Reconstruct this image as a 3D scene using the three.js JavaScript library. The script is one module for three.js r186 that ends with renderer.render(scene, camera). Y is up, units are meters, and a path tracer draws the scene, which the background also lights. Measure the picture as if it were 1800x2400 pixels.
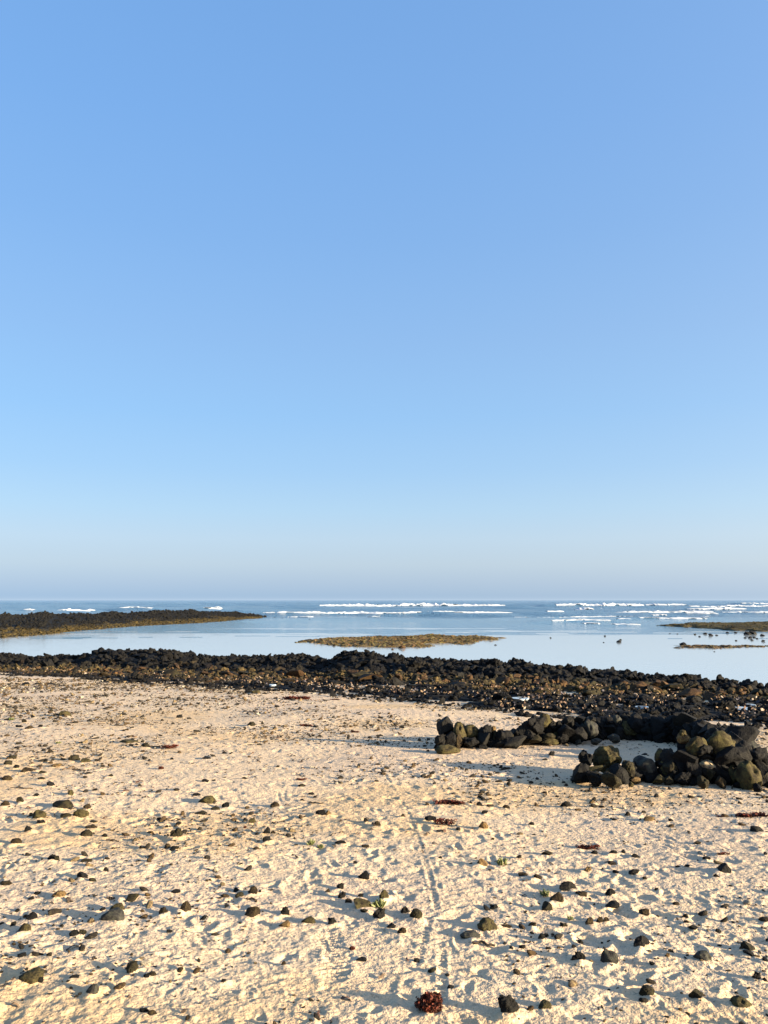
import * as THREE from 'three';
import { mergeGeometries, mergeVertices } from 'three/addons/utils/BufferGeometryUtils.js';

// ---------------------------------------------------------------- camera, sky, sun, exposure
const EXPOSURE = 4.25;
const scene = new THREE.Scene();
const camera = new THREE.PerspectiveCamera(67.3, 768 / 1024, 0.05, 60000);
camera.position.set(0, 4.0, 0);
camera.rotation.set(0.1143, 0, 0);                       // tilted 6.5 degrees up, looking out to sea (-z)

const SUN_EL = 10.8 * Math.PI / 180;
const SUN = new THREE.Vector3(0.906 * Math.cos(SUN_EL), Math.sin(SUN_EL), 0.423 * Math.cos(SUN_EL)).normalize();
const sun = new THREE.DirectionalLight(new THREE.Color().setRGB(1.0, 0.815, 0.56), 5.0);
sun.position.set(SUN.x * 120, 2 + SUN.y * 120, SUN.z * 120 - 20);
sun.target.position.set(0, 2, -20);
sun.castShadow = true;
sun.shadow.radius = 2.2;
sun.shadow.mapSize.set(4096, 4096);
Object.assign(sun.shadow.camera, { left: -60, right: 60, top: 60, bottom: -60, near: 1, far: 300 });
scene.add(sun, sun.target);

// clear morning sky: a gradient by height, a little paler towards the sun and opposite to it
const lin = c => { c /= 255; return c <= 0.04045 ? c / 12.92 : ((c + 0.055) / 1.055) ** 2.4; };
const SKY_STOPS = [
  [0, 166, 194, 222], [1.2, 182, 204, 226], [2.6, 196, 216, 231], [4.4, 197, 222, 241], [6.6, 186, 221, 248], [9.5, 171, 213, 251],
  [13.5, 158, 205, 251], [19, 150, 195, 245], [26, 138, 186, 242], [33, 130, 180, 240], [40, 125, 175, 236], [60, 112, 160, 224], [90, 104, 150, 216],
].map(([e, ...c]) => [e, ...c.map(lin)]);
const haze = mu => { const g = 0.62; return 0.42 * (1 - g * g) / Math.pow(1 + g * g - 2 * g * mu, 1.5); };
{
  const W = 1024, H = 512, data = new Float32Array(W * H * 4);
  for (let j = 0; j < H; j++) {
    const el = ((j + 0.5) / H - 0.5) * 180, e = Math.max(0, el);
    let k = 0;
    while (k < SKY_STOPS.length - 2 && e > SKY_STOPS[k + 1][0]) k++;
    const a = SKY_STOPS[k], b = SKY_STOPS[k + 1], f = Math.min(1, (e - a[0]) / (b[0] - a[0]));
    for (let i = 0; i < W; i++) {
      const az = ((i + 0.5) / W - 0.5) * 2 * Math.PI, ce = Math.cos(el * Math.PI / 180);
      const dx = Math.cos(az) * ce, dy = Math.sin(el * Math.PI / 180), dz = Math.sin(az) * ce;
      const mu = dx * SUN.x + dy * SUN.y + dz * SUN.z;
      const ray = 0.93 + 0.2 * mu * mu;                                    // Rayleigh: least light at right angles to the sun
      const mie = haze(mu), mie0 = haze(dy * SUN.y - ce * SUN.z);           // haze scattered forward, against that out to sea
      const low = 0.35 + Math.exp(-e / 14);
      const o = (j * W + i) * 4, t = [1.0, 0.86, 0.64];
      for (let c = 0; c < 3; c++) data[o + c] = Math.max(0.05, (a[c + 1] + (b[c + 1] - a[c + 1]) * f) * ray + (mie - mie0) * t[c] * low) / EXPOSURE;
      data[o + 3] = 1;
    }
  }
  const tex = new THREE.DataTexture(data, W, H, THREE.RGBAFormat, THREE.FloatType);
  tex.mapping = THREE.EquirectangularReflectionMapping;
  tex.magFilter = tex.minFilter = THREE.LinearFilter;
  tex.needsUpdate = true;
  scene.background = tex;
  scene.environment = tex;
}

const renderer = new THREE.WebGLRenderer({ antialias: true });
renderer.toneMapping = THREE.LinearToneMapping;
renderer.toneMappingExposure = EXPOSURE;
renderer.outputColorSpace = THREE.SRGBColorSpace;
renderer.shadowMap.enabled = true;
renderer.setSize(768, 1024);

// ---------------------------------------------------------------- measured places, in metres: x to the right, z towards the camera, sea level at y = 0
const STONE_SPOTS = {
  d: [[-12.78, -27.9, 0.391, 0.124], [-12.36, -27.84, 0.288, 0.103], [-11.75, -27.56, 0.325, 0.073], [-6.06, -17.26, 0.091, 0.041], [-7.21, -16.15, 0.083, 0.083], [-6.65, -14.36, 0.168, 0.053], [-6.23, -14.28, 0.094, 0.063], [-4.24, -16.27, 0.143, 0.084], [-8.04, -24.64, 0.127, 0.051], [-4.59, -14.36, 0.084, 0.029], [-4.23, -13.09, 0.115, 0.038], [-4.09, -12.82, 0.075, 0.026], [-4.88, -11.32, 0.074, 0.041], [-4.39, -10.26, 0.075, 0.06], [-4.5, -9.69, 0.071, 0.056], [-3.49, -9.36, 0.095, 0.025], [-3.6, -8.56, 0.093, 0.056], [-3.56, -8.12, 0.071, 0.029], [-3.03, -7.05, 0.082, 0.031], [-2.99, -6.72, 0.068, 0.092], [-2.31, -6.61, 0.053, 0.038], [-1.82, -7.08, 0.056, 0.031], [-1.9, -6.98, 0.03, 0.03], [-2.86, -10.67, 0.062, 0.039], [-3.14, -10.61, 0.046, 0.028], [-3.05, -8.39, 0.055, 0.03], [-1.88, -6.23, 0.054, 0.022], [-1.62, -6.19, 0.071, 0.04], [-5.69, -25.47, 0.225, 0.094], [-4.02, -23.14, 0.256, 0.136], [-3.49, -22.82, 0.168, 0.074], [-4.86, -23.33, 0.138, 0.041], [-4.52, -20.34, 0.06, 0.042], [-2.5, -18.38, 0.122, 0.068], [-0.1, -13.32, 0.098, 0.043], [-1.28, -13.5, 0.059, 0.032], [-2.27, -11.26, 0.082, 0.036], [-2.18, -11.21, 0.049, 0.023], [-2.42, -10.78, 0.126, 0.039], [-1.62, -9.2, 0.067, 0.029], [-2.03, -9.02, 0.079, 0.033], [-1.95, -9.08, 0.053, 0.021], [-0.77, -8.41, 0.073, 0.027], [-0.71, -8.26, 0.054, 0.024], [-0.83, -8.09, 0.047, 0.026], [-1.95, -8.27, 0.084, 0.034], [-1.55, -7.78, 0.085, 0.062], [-1.63, -7.46, 0.03, 0.017], [-0.59, -7.38, 0.107, 0.059], [-0.99, -6.74, 0.073, 0.063], [-0.95, -6.48, 0.075, 0.045], [-0.16, -7.1, 0.051, 0.041], [-0.5, -9.39, 0.044, 0.036], [-0.35, -6.42, 0.102, 0.028], [-2.45, -5.91, 0.064, 0.055], [-1.95, -5.64, 0.041, 0.045], [-2.06, -5.49, 0.079, 0.043], [-2.22, -5.16, 0.044, 0.026], [-2.22, -5.08, 0.044, 0.025], [-1.69, -4.85, 0.042, 0.021], [-1.34, -5.18, 0.074, 0.026], [-2.05, -4.69, 0.067, 0.047], [-2.1, -4.59, 0.036, 0.046], [-1.7, -4.46, 0.07, 0.029], [-1.2, -4.54, 0.039, 0.019], [-1.49, -3.93, 0.05, 0.012], [-1.64, -3.9, 0.033, 0.028], [-1.15, -3.95, 0.034, 0.022], [-1.06, -3.62, 0.046, 0.02], [-1.86, -4.18, 0.053, 0.021], [-2.2, -4.86, 0.035, 0.021], [-0.96, -5.25, 0.045, 0.034], [-0.96, -4.94, 0.035, 0.02], [-1.05, -4.73, 0.054, 0.027], [-0.59, -4.83, 0.059, 0.059], [-0.3, -4.69, 0.057, 0.044], [-0.14, -5.54, 0.095, 0.06], [-0.29, -5.33, 0.054, 0.046], [-0.27, -5.14, 0.055, 0.048], [-0.15, -5.16, 0.044, 0.026], [-0.03, -4.78, 0.082, 0.061], [-0.21, -5.9, 0.034, 0.025], [-0.12, -4.2, 0.066, 0.019], [-0.77, -3.92, 0.028, 0.016], [0.42, -6.02, 0.035, 0.026], [1.21, -5.29, 0.137, 0.061], [0.13, -4.87, 0.063, 0.059], [0.04, -4.64, 0.06, 0.026], [0.68, -4.98, 0.064, 0.029], [0.87, -4.48, 0.045, 0.038], [0.68, -4.34, 0.025, 0.022], [0.74, -4.36, 0.05, 0.022], [0.88, -4.35, 0.037, 0.014], [1.02, -4.36, 0.028, 0.025], [0.98, -4.18, 0.036, 0.027], [0.17, -4.19, 0.045, 0.027], [0.31, -4, 0.028, 0.016], [0.32, -3.89, 0.039, 0.017], [0.55, -3.6, 0.107, 0.091], [1.56, -5.75, 0.021, 0.041], [1.64, -5.68, 0.049, 0.025], [1.75, -5.63, 0.089, 0.04], [1.79, -5.3, 0.027, 0.038], [1.46, -5.2, 0.075, 0.045], [1.41, -5, 0.107, 0.036], [2.18, -5.78, 0.046, 0.018], [2.12, -5.8, 0.042, 0.017], [2.38, -5.63, 0.105, 0.077], [1.76, -4.61, 0.066, 0.026], [1.89, -4.58, 0.049, 0.026], [1.38, -4.34, 0.105, 0.059], [1.01, -4.18, 0.059, 0.059], [1.92, -4.26, 0.067, 0.018], [1.96, -4.18, 0.036, 0.033], [1.81, -3.96, 0.05, 0.036], [1.84, -3.94, 0.028, 0.022], [1.36, -4.13, 0.035, 0.018], [2.11, -4.47, 0.025, 0.022], [2.4, -5.97, 0.06, 0.021], [1.08, -3.48, 0.039, 0.024], [1.52, -3.49, 0.039, 0.029], [1.08, -4.46, 0.038, 0.032], [0.33, -14.43, 0.106, 0.064], [0.42, -7.2, 0.115, 0.052], [0.87, -7.97, 0.035, 0.046], [0.94, -7.84, 0.068, 0.051], [0.95, -7.52, 0.065, 0.038], [0.99, -8.22, 0.06, 0.042], [1.22, -8.45, 0.031, 0.025], [1.31, -7.11, 0.062, 0.036], [1.79, -7.85, 0.114, 0.068], [2.32, -10.94, 0.104, 0.088], [2.17, -10.68, 0.086, 0.034], [0.63, -11.5, 0.067, 0.037], [1.62, -9.45, 0.048, 0.025], [0.35, -9.4, 0.048, 0.03], [1.62, -6.18, 0.062, 0.04], [1.76, -6.16, 0.071, 0.036], [1.84, -6.18, 0.045, 0.036], [1.91, -6.08, 0.07, 0.031], [2.59, -7.21, 0.052, 0.029], [3.15, -6.74, 0.127, 0.049], [2.45, -6.15, 0.027, 0.014], [2.4, -5.98, 0.052, 0.017], [2.88, -6.06, 0.035, 0.026], [2.59, -6.8, 0.03, 0.02]],
  r: [[-6.74, -16.57, 0.292, 0.122], [-4, -12.32, 0.298, 0.058], [-3.58, -11.82, 0.147, 0.073], [-4.09, -10.43, 0.167, 0.091], [-3.89, -10.33, 0.136, 0.06], [-4.73, -9.96, 0.123, 0.058], [-3.23, -8.19, 0.071, 0.089], [-3.09, -7.64, 0.222, 0.083], [-3.13, -7.23, 0.131, 0.073], [-2.77, -7.28, 0.158, 0.084], [-2.46, -6.6, 0.105, 0.057], [-2.01, -6.49, 0.056, 0.023], [-3.75, -22.95, 0.304, 0.135], [-2.47, -14.69, 0.183, 0.091], [-0.9, -8.81, 0.115, 0.038], [-1.77, -7.95, 0.185, 0.075], [-1.73, -7.48, 0.13, 0.03], [-1.18, -7.12, 0.088, 0.05], [-1.58, -5.06, 0.087, 0.051], [-1.6, -4.84, 0.09, 0.048], [-2.01, -4.52, 0.077, 0.045], [-1.7, -3.91, 0.127, 0.042], [-0.92, -5.13, 0.059, 0.033], [-0.44, -4.71, 0.087, 0.034], [-0.13, -4.97, 0.135, 0.05], [0, -5.11, 0.066, 0.081], [0.59, -4.62, 0.125, 0.056], [0.72, -3.67, 0.067, 0.026], [1.43, -3.74, 0.074, 0.045], [1.61, -3.68, 0.099, 0.042]],
  b: [[-7.43, -17.55, 0.09, 0.09], [-6.98, -15.27, 0.123, 0.078], [-6.32, -14.03, 0.165, 0.078], [-5.78, -15.45, 0.113, 0.057], [-4.57, -13.99, 0.092, 0.041], [-3.8, -10.47, 0.076, 0.031], [-3.64, -10.23, 0.045, 0.03], [-4.94, -10.49, 0.13, 0.054], [-4.25, -9.46, 0.179, 0.066], [-4.03, -9.36, 0.095, 0.041], [-3.18, -9.21, 0.067, 0.034], [-4.22, -8.87, 0.123, 0.065], [-3.86, -8.93, 0.104, 0.032], [-3.58, -7.83, 0.068, 0.097], [-3.65, -7.66, 0.094, 0.067], [-2.84, -7.62, 0.077, 0.055], [-2.89, -7.25, 0.116, 0.042], [-2.59, -7.11, 0.072, 0.023], [-2.53, -6.88, 0.109, 0.032], [-1.71, -6.56, 0.118, 0.076], [-2.01, -7.22, 0.104, 0.031], [-1.68, -6.22, 0.063, 0.045], [-2.92, -6.35, 0.092, 0.037], [-2.18, -14.43, 0.127, 0.034], [-0.5, -16.44, 0.121, 0.036], [-1.37, -10.19, 0.062, 0.03], [-1.63, -7.69, 0.112, 0.039], [-1.07, -7.81, 0.096, 0.057], [-0.93, -6.72, 0.049, 0.034], [-0.06, -6.97, 0.071, 0.048], [-0.09, -9.12, 0.066, 0.024], [-0.15, -6.33, 0.073, 0.023], [-2.4, -5.88, 0.051, 0.042], [-2.18, -5.88, 0.093, 0.024], [-2.05, -5.94, 0.051, 0.021], [-1.97, -5.43, 0.062, 0.027], [-2.51, -5.35, 0.084, 0.031], [-1.19, -4.83, 0.083, 0.1], [-1.31, -4.8, 0.062, 0.041], [-1.66, -4.47, 0.051, 0.025], [-1.24, -4.01, 0.062, 0.054], [-1.13, -3.97, 0.045, 0.02], [-1.01, -4.04, 0.034, 0.029], [-0.85, -3.57, 0.03, 0.03], [-1.02, -3.6, 0.046, 0.025], [-0.84, -5.18, 0.067, 0.048], [-0.78, -4.78, 0.099, 0.072], [-0.37, -5.26, 0.038, 0.034], [-0.22, -5.08, 0.058, 0.029], [-0.12, -4.88, 0.056, 0.021], [-0.51, -4.13, 0.029, 0.029], [0.97, -5.6, 0.072, 0.028], [1.06, -5.54, 0.068, 0.036], [1.09, -5.1, 0.102, 0.058], [0.99, -4.94, 0.078, 0.057], [0.19, -4.78, 0.082, 0.061], [0.1, -4.56, 0.059, 0.036], [0.71, -4.67, 0.067, 0.017], [0.61, -4.78, 0.062, 0.014], [0.24, -4.06, 0.046, 0.026], [0.86, -4.69, 0.054, 0.027], [1.04, -4.68, 0.053, 0.023], [1.68, -5.9, 0.119, 0.03], [1.79, -5.52, 0.04, 0.02], [1.27, -5.19, 0.082, 0.03], [1.31, -5.14, 0.022, 0.022], [1.19, -4.7, 0.064, 0.067], [1.26, -4.73, 0.051, 0.041], [1.3, -4.74, 0.054, 0.034], [1.56, -4.85, 0.069, 0.042], [1.82, -5.03, 0.05, 0.02], [2.28, -5.51, 0.047, 0.028], [1.76, -4.72, 0.04, 0.02], [1.94, -4.32, 0.077, 0.046], [1.22, -3.79, 0.075, 0.048], [1.51, -4.28, 0.03, 0.021], [1.2, -7.82, 0.074, 0.032], [0.89, -6.57, 0.038, 0.027], [0.17, -7.32, 0.053, 0.032], [1.25, -6.14, 0.097, 0.035], [2.28, -7.48, 0.065, 0.043], [2.51, -6.41, 0.074, 0.026]],
  q: [[-1.57, -4.67, 0.14, 0.07], [-1.35, -3.78, 0.059, 0.064], [0.48, -4.5, 0.122, 0.032], [1.15, -4.14, 0.097, 0.071], [1.64, -4.18, 0.095, 0.05]],
  t: [[-4.09, -9.85, 0.165, 0.043], [-0.52, -7.37, 0.064, 0.048], [-2.06, -5.1, 0.095, 0.044], [-0.57, -4.65, 0.073, 0.04], [0.72, -5.83, 0.092, 0.067], [1.45, -5.72, 0.062, 0.041], [1.47, -4.22, 0.03, 0.024], [0.86, -6.92, 0.095, 0.095], [2.41, -7.25, 0.105, 0.047], [2.09, -8.03, 0.07, 0.047]],
  s: [[-3.2, -11.72, 0.274, 0.086], [-2.77, -9.85, 0.086, 0.043], [-2.36, -21.24, 0.751, 0.11], [-1.34, -21.19, 0.281, 0.037], [-1.46, -14.74, 0.238, 0.054], [-0.51, -13.91, 0.163, 0.051], [-0.96, -9.2, 0.134, 0.038], [-1.21, -6.96, 0.035, 0.025], [-0.17, -4.34, 0.037, 0.025], [0.21, -3.68, 0.151, 0.099], [0.65, -7.94, 0.311, 0.052], [0.54, -7.05, 0.204, 0.092], [1.62, -6.35, 0.192, 0.046], [3.11, -7.37, 0.096, 0.027], [3.39, -7.36, 0.288, 0.043], [2.58, -6.11, 0.106, 0.026]],
  k: [[-9.43, -24.46, 0.361, 0.094], [-4.86, -14.65, 0.215, 0.022], [-3.42, -11.8, 0.155, 0.052], [-5.21, -11.09, 0.146, 0.032], [-3.7, -9.62, 0.168, 0.022], [-3.86, -8.47, 0.246, 0.015], [-2.19, -6.47, 0.103, 0.019], [-0.68, -7.92, 0.149, 0.023], [-1.72, -5.08, 0.051, 0.015], [-0.83, -5.08, 0.066, 0.015], [0.54, -4.41, 0.119, 0.022]],
  g: [[-7.52, -15.89, 0.117, 0.058], [-5.07, -12.3, 0.108, 0.036], [-0.59, -6.41, 0.056, 0.042], [-0.5, -6.35, 0.037, 0.032], [-0.03, -4.99, 0.064, 0.05], [0.86, -5.88, 0.093, 0.047], [1.04, -5.21, 0.067, 0.037], [1.1, -4.79, 0.048, 0.021]],
};
const WINDBREAK_STONES = [
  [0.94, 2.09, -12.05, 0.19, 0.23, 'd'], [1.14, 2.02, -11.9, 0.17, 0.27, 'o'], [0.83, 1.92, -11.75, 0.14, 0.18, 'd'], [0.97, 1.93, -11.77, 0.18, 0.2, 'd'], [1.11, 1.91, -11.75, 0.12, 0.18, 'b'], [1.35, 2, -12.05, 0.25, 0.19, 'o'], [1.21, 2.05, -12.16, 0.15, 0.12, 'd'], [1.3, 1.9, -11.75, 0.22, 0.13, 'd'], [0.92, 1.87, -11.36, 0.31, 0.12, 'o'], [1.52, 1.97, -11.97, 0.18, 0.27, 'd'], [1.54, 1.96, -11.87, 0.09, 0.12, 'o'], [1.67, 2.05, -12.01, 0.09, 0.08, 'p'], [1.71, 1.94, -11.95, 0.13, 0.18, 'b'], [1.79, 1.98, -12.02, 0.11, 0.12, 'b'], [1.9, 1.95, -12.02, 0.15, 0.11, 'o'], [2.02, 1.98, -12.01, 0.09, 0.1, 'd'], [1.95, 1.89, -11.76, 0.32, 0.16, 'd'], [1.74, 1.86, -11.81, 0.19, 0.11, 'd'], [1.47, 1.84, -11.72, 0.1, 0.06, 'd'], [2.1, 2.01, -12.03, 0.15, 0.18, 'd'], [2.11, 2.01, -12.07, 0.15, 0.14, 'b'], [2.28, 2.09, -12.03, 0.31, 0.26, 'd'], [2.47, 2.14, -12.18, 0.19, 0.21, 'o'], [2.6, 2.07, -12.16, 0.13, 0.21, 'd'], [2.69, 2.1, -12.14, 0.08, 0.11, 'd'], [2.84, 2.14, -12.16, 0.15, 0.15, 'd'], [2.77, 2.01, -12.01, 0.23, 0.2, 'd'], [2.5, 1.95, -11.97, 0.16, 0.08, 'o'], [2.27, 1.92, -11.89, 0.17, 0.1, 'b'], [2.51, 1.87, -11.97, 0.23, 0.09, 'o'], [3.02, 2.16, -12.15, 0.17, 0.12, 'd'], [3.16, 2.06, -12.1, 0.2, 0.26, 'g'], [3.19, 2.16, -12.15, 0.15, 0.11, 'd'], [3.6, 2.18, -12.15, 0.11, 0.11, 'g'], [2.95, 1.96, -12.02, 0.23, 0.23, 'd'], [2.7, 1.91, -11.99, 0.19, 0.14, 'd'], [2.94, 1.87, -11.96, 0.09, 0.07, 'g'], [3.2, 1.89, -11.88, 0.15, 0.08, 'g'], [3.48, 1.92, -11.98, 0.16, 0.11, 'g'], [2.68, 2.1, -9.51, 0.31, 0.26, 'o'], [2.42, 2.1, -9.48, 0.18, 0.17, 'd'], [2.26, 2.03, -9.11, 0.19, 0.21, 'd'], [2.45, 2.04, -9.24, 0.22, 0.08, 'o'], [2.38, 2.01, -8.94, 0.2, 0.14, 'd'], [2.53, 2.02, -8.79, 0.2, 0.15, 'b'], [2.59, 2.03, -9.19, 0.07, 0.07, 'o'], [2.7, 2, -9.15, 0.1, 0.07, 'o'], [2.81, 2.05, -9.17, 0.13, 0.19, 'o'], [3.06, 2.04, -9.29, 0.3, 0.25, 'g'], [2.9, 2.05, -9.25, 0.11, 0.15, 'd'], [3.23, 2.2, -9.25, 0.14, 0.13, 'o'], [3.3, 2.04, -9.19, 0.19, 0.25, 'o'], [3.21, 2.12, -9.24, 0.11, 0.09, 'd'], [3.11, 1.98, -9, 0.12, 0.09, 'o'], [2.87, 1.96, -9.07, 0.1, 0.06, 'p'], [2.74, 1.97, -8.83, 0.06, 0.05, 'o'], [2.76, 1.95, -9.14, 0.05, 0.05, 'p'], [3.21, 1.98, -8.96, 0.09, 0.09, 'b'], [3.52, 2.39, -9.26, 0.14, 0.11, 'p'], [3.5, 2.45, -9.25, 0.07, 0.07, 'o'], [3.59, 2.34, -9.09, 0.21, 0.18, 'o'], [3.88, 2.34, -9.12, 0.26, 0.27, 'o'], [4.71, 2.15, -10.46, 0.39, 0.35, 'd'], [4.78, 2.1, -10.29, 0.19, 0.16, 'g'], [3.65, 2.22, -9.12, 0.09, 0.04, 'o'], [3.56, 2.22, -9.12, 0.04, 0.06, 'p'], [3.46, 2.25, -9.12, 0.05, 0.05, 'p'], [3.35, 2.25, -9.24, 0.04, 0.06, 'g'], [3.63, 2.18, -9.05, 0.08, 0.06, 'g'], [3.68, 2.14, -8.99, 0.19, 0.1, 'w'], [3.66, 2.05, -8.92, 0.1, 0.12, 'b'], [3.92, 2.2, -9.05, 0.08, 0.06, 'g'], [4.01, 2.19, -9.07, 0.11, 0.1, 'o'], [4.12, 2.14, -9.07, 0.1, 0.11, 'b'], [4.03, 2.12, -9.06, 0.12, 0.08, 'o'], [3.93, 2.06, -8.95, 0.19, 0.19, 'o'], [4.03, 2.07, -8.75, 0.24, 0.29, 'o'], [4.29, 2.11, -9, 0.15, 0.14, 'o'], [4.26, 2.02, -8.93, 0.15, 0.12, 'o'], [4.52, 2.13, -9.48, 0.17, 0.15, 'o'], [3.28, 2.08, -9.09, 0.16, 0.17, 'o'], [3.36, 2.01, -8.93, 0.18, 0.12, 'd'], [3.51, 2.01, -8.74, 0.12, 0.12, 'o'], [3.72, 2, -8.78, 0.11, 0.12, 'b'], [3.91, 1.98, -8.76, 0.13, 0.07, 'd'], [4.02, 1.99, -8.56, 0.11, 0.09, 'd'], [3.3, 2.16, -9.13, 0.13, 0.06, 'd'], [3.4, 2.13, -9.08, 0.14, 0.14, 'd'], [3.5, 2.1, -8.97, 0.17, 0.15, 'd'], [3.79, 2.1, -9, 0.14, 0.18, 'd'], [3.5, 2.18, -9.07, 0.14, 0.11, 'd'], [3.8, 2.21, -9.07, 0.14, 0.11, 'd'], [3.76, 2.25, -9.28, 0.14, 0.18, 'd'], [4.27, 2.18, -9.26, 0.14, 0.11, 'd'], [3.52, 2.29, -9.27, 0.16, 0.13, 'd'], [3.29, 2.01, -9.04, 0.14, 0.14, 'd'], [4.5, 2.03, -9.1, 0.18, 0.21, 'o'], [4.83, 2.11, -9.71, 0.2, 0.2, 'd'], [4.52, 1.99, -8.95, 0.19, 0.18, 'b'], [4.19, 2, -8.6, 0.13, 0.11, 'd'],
];
const BACK_PATH = [[0.9, -11.87], [1.54, -11.87], [2.21, -12.05], [2.86, -12.35], [3.52, -12.55], [4.03, -12.45], [4.39, -12.15], [4.59, -11.51], [4.58, -10.63], [4.4, -9.69]];
const FRONT_PATH = [[2.29, -8.98], [2.64, -8.95], [3.03, -8.95], [3.34, -8.9], [3.68, -8.8], [4.01, -8.7], [4.39, -8.7]];
const SAND_EDGE = [[-36.19, -44.23], [-23.71, -39.54], [-17.97, -36.63], [-14.27, -34.91], [-10.11, -30.94], [-6.93, -28.31], [-4.22, -25.86], [-1.97, -24.2], [0.0, -22.06], [1.13, -20.84], [2.07, -19.12], [2.87, -17.67], [3.8, -16.69], [4.49, -15.65], [5.37, -15.03], [6.24, -14.6], [7.11, -14.6], [8.36, -14.06], [10.74, -13.26]];
const CREST = [[-43.48, -56.81, 0.14], [-31.71, -52.72, 0.53], [-24.61, -50.0, 0.66], [-22.58, -49.18, 0.53], [-18.09, -47.28, 0.74], [-16.57, -46.6, 1.06], [-12.19, -44.56, 1.22], [-11.07, -44.01, 1.06], [-9.44, -43.19, 0.93], [-6.86, -41.83, 1.05], [-4.43, -40.47, 1.23], [-2.81, -39.52, 1.08], [-2.14, -39.11, 1.39], [-1.48, -38.7, 1.54], [-0.42, -38.02, 1.46], [0.21, -37.61, 1.26], [0.45, -37.45, 1.5], [1.21, -36.93, 1.33], [2.93, -35.71, 1.36], [3.83, -35.03, 1.32], [4.52, -34.48, 1.45], [5.52, -33.67, 1.41], [7.05, -32.31, 1.32], [8.44, -30.94, 1.3], [9.68, -29.58, 1.28], [10.77, -28.22, 1.3], [11.7, -26.86, 1.28], [12.12, -26.18, 1.37], [12.27, -25.91, 1.25], [12.49, -25.5, 1.27], [13.97, -21.42, 1.51], [14.2, -18.69, 1.55]];
const TYRE_TRACK = [[0.23, -3.47], [0.28, -3.92], [0.31, -4.4], [0.32, -4.73], [0.32, -5.45], [0.29, -6.46], [0.21, -7.74], [0.09, -8.85], [-0.09, -10.7], [-0.2, -11.87]];
const TYRE_TRACK_TWO = [[0.13, -3.88], [0.18, -4.23], [0.24, -4.62], [0.3, -5.02]];
const FAINT_LINE = [[-2.39, -9.45], [-1.75, -9.57], [-1.18, -10.0], [-0.66, -10.27], [-0.28, -10.41]];
const FAINT_TRACK = [[-0.19, -3.74], [-0.3, -4.4], [-0.46, -5.27], [-0.66, -6.2], [-0.95, -7.56], [-1.22, -9.11]];
const BREAKERS = [[-122, -118, -262, 0.47], [-119, -105, -280, 1.23], [-105, -91, -305, 0.73], [-76, -68, -325, 1.5], [-51, -42, -265, 0.9], [-39, 73, -467, 2.15], [-33, 10, -206, 0.91], [13, 40, -234, 0.66], [-4, -1, -182, 0.51], [-22, -16, -177, 0.39], [30, 58, -180, 0.54], [106, 186, -478, 2.11], [54, 60, -258, 0.83], [74, 81, -300, 1.33], [102, 104, -366, 1.17], [74, 106, -249, 0.8], [67, 73, -200, 0.64], [81, 89, -208, 0.63], [54, 68, -164, 0.4], [48, 51, -158, 0.29], [30, 42, -143, 0.43], [34, 37, -132, 0.32], [37, 41, -124, 0.32], [164, 219, -418, 1.59], [121, 145, -310, 1.06], [95, 113, -217, 0.52], [271, 308, -589, 1.42], [74, 76, -179, 0.29]];
const WATER_ROCKS = [[22.5, -74.6, 0.48], [23.9, -78.7, 0.28], [17.7, -82.8, 0.23], [24.6, -86.7, 0.24], [20.9, -74.1, 0.15], [34.3, -93.4, 0.22], [34.9, -92.6, 0.19], [36.5, -91.3, 0.29], [34.7, -85.6, 0.24], [38.2, -92.6, 0.45], [37.2, -88.6, 0.57], [38.0, -88.9, 0.32], [42.0, -95.2, 0.42], [43.2, -95.6, 0.42], [42.7, -91.3, 0.73], [43.7, -92.2, 0.85], [38.8, -82.5, 0.4], [39.7, -83.5, 0.33], [38.9, -81.2, 0.23], [42.9, -88.2, 0.46], [38.4, -82.8, 0.3], [34.9, -77.2, 0.22], [36.9, -78.1, 0.25], [37.0, -76.0, 0.37], [26.8, -70.0, 0.56], [25.8, -60.9, 0.12], [-4.4, -68.4, 0.27], [1.5, -65.4, 0.6], [0.7, -63.5, 0.2], [10.0, -69.8, 0.2], [-28.9, -188.7, 0.91], [-25.2, -178.7, 0.43], [-22.4, -171.2, 0.34], [-19.9, -165.6, 0.3], [-15.7, -162.9, 0.46]];
const SPIT_SHORE = [[-45.8, -59.9], [-43.9, -72.8], [-40.7, -82.6], [-39.4, -90.7], [-40.1, -99.2], [-38.5, -118.3], [-33.4, -135.8], [-29.1, -155.9], [-27.6, -174.4]];
const SPIT_TOP = [[-73.2, -95.0, 2.91], [-63.5, -105.0, 2.68], [-56.9, -115.0, 2.55], [-57.0, -122.0, 2.27], [-56.0, -128.0, 2.67], [-55.9, -131.0, 2.21], [-52.6, -140.0, 2.16], [-50.7, -144.0, 2.5], [-49.7, -148.0, 2.06], [-45.9, -155.0, 2.47], [-43.8, -159.0, 2.26], [-41.1, -165.0, 2.74], [-40.1, -168.0, 2.16], [-35.1, -177.0, 1.68], [-30.7, -184.0, 1.18], [-29.1, -186.0, 0.65]];
const ISLET = [[-9.5, -75.0], [-7.4, -70.7], [-3.7, -67.5], [0.0, -66.3], [3.6, -66.3], [5.6, -68.7], [9.4, -74.3], [12.5, -79.9], [11.8, -86.4], [7.4, -89.6], [0.0, -86.4], [-5.5, -83.5]];
const REEF_FAR = [[42.6, -122.2], [45.8, -111.2], [45.3, -101.9], [49.6, -100.6], [62.7, -95.4], [94.7, -143.7], [68.4, -138.3], [55.9, -135.8], [48.2, -130.9]];
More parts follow.
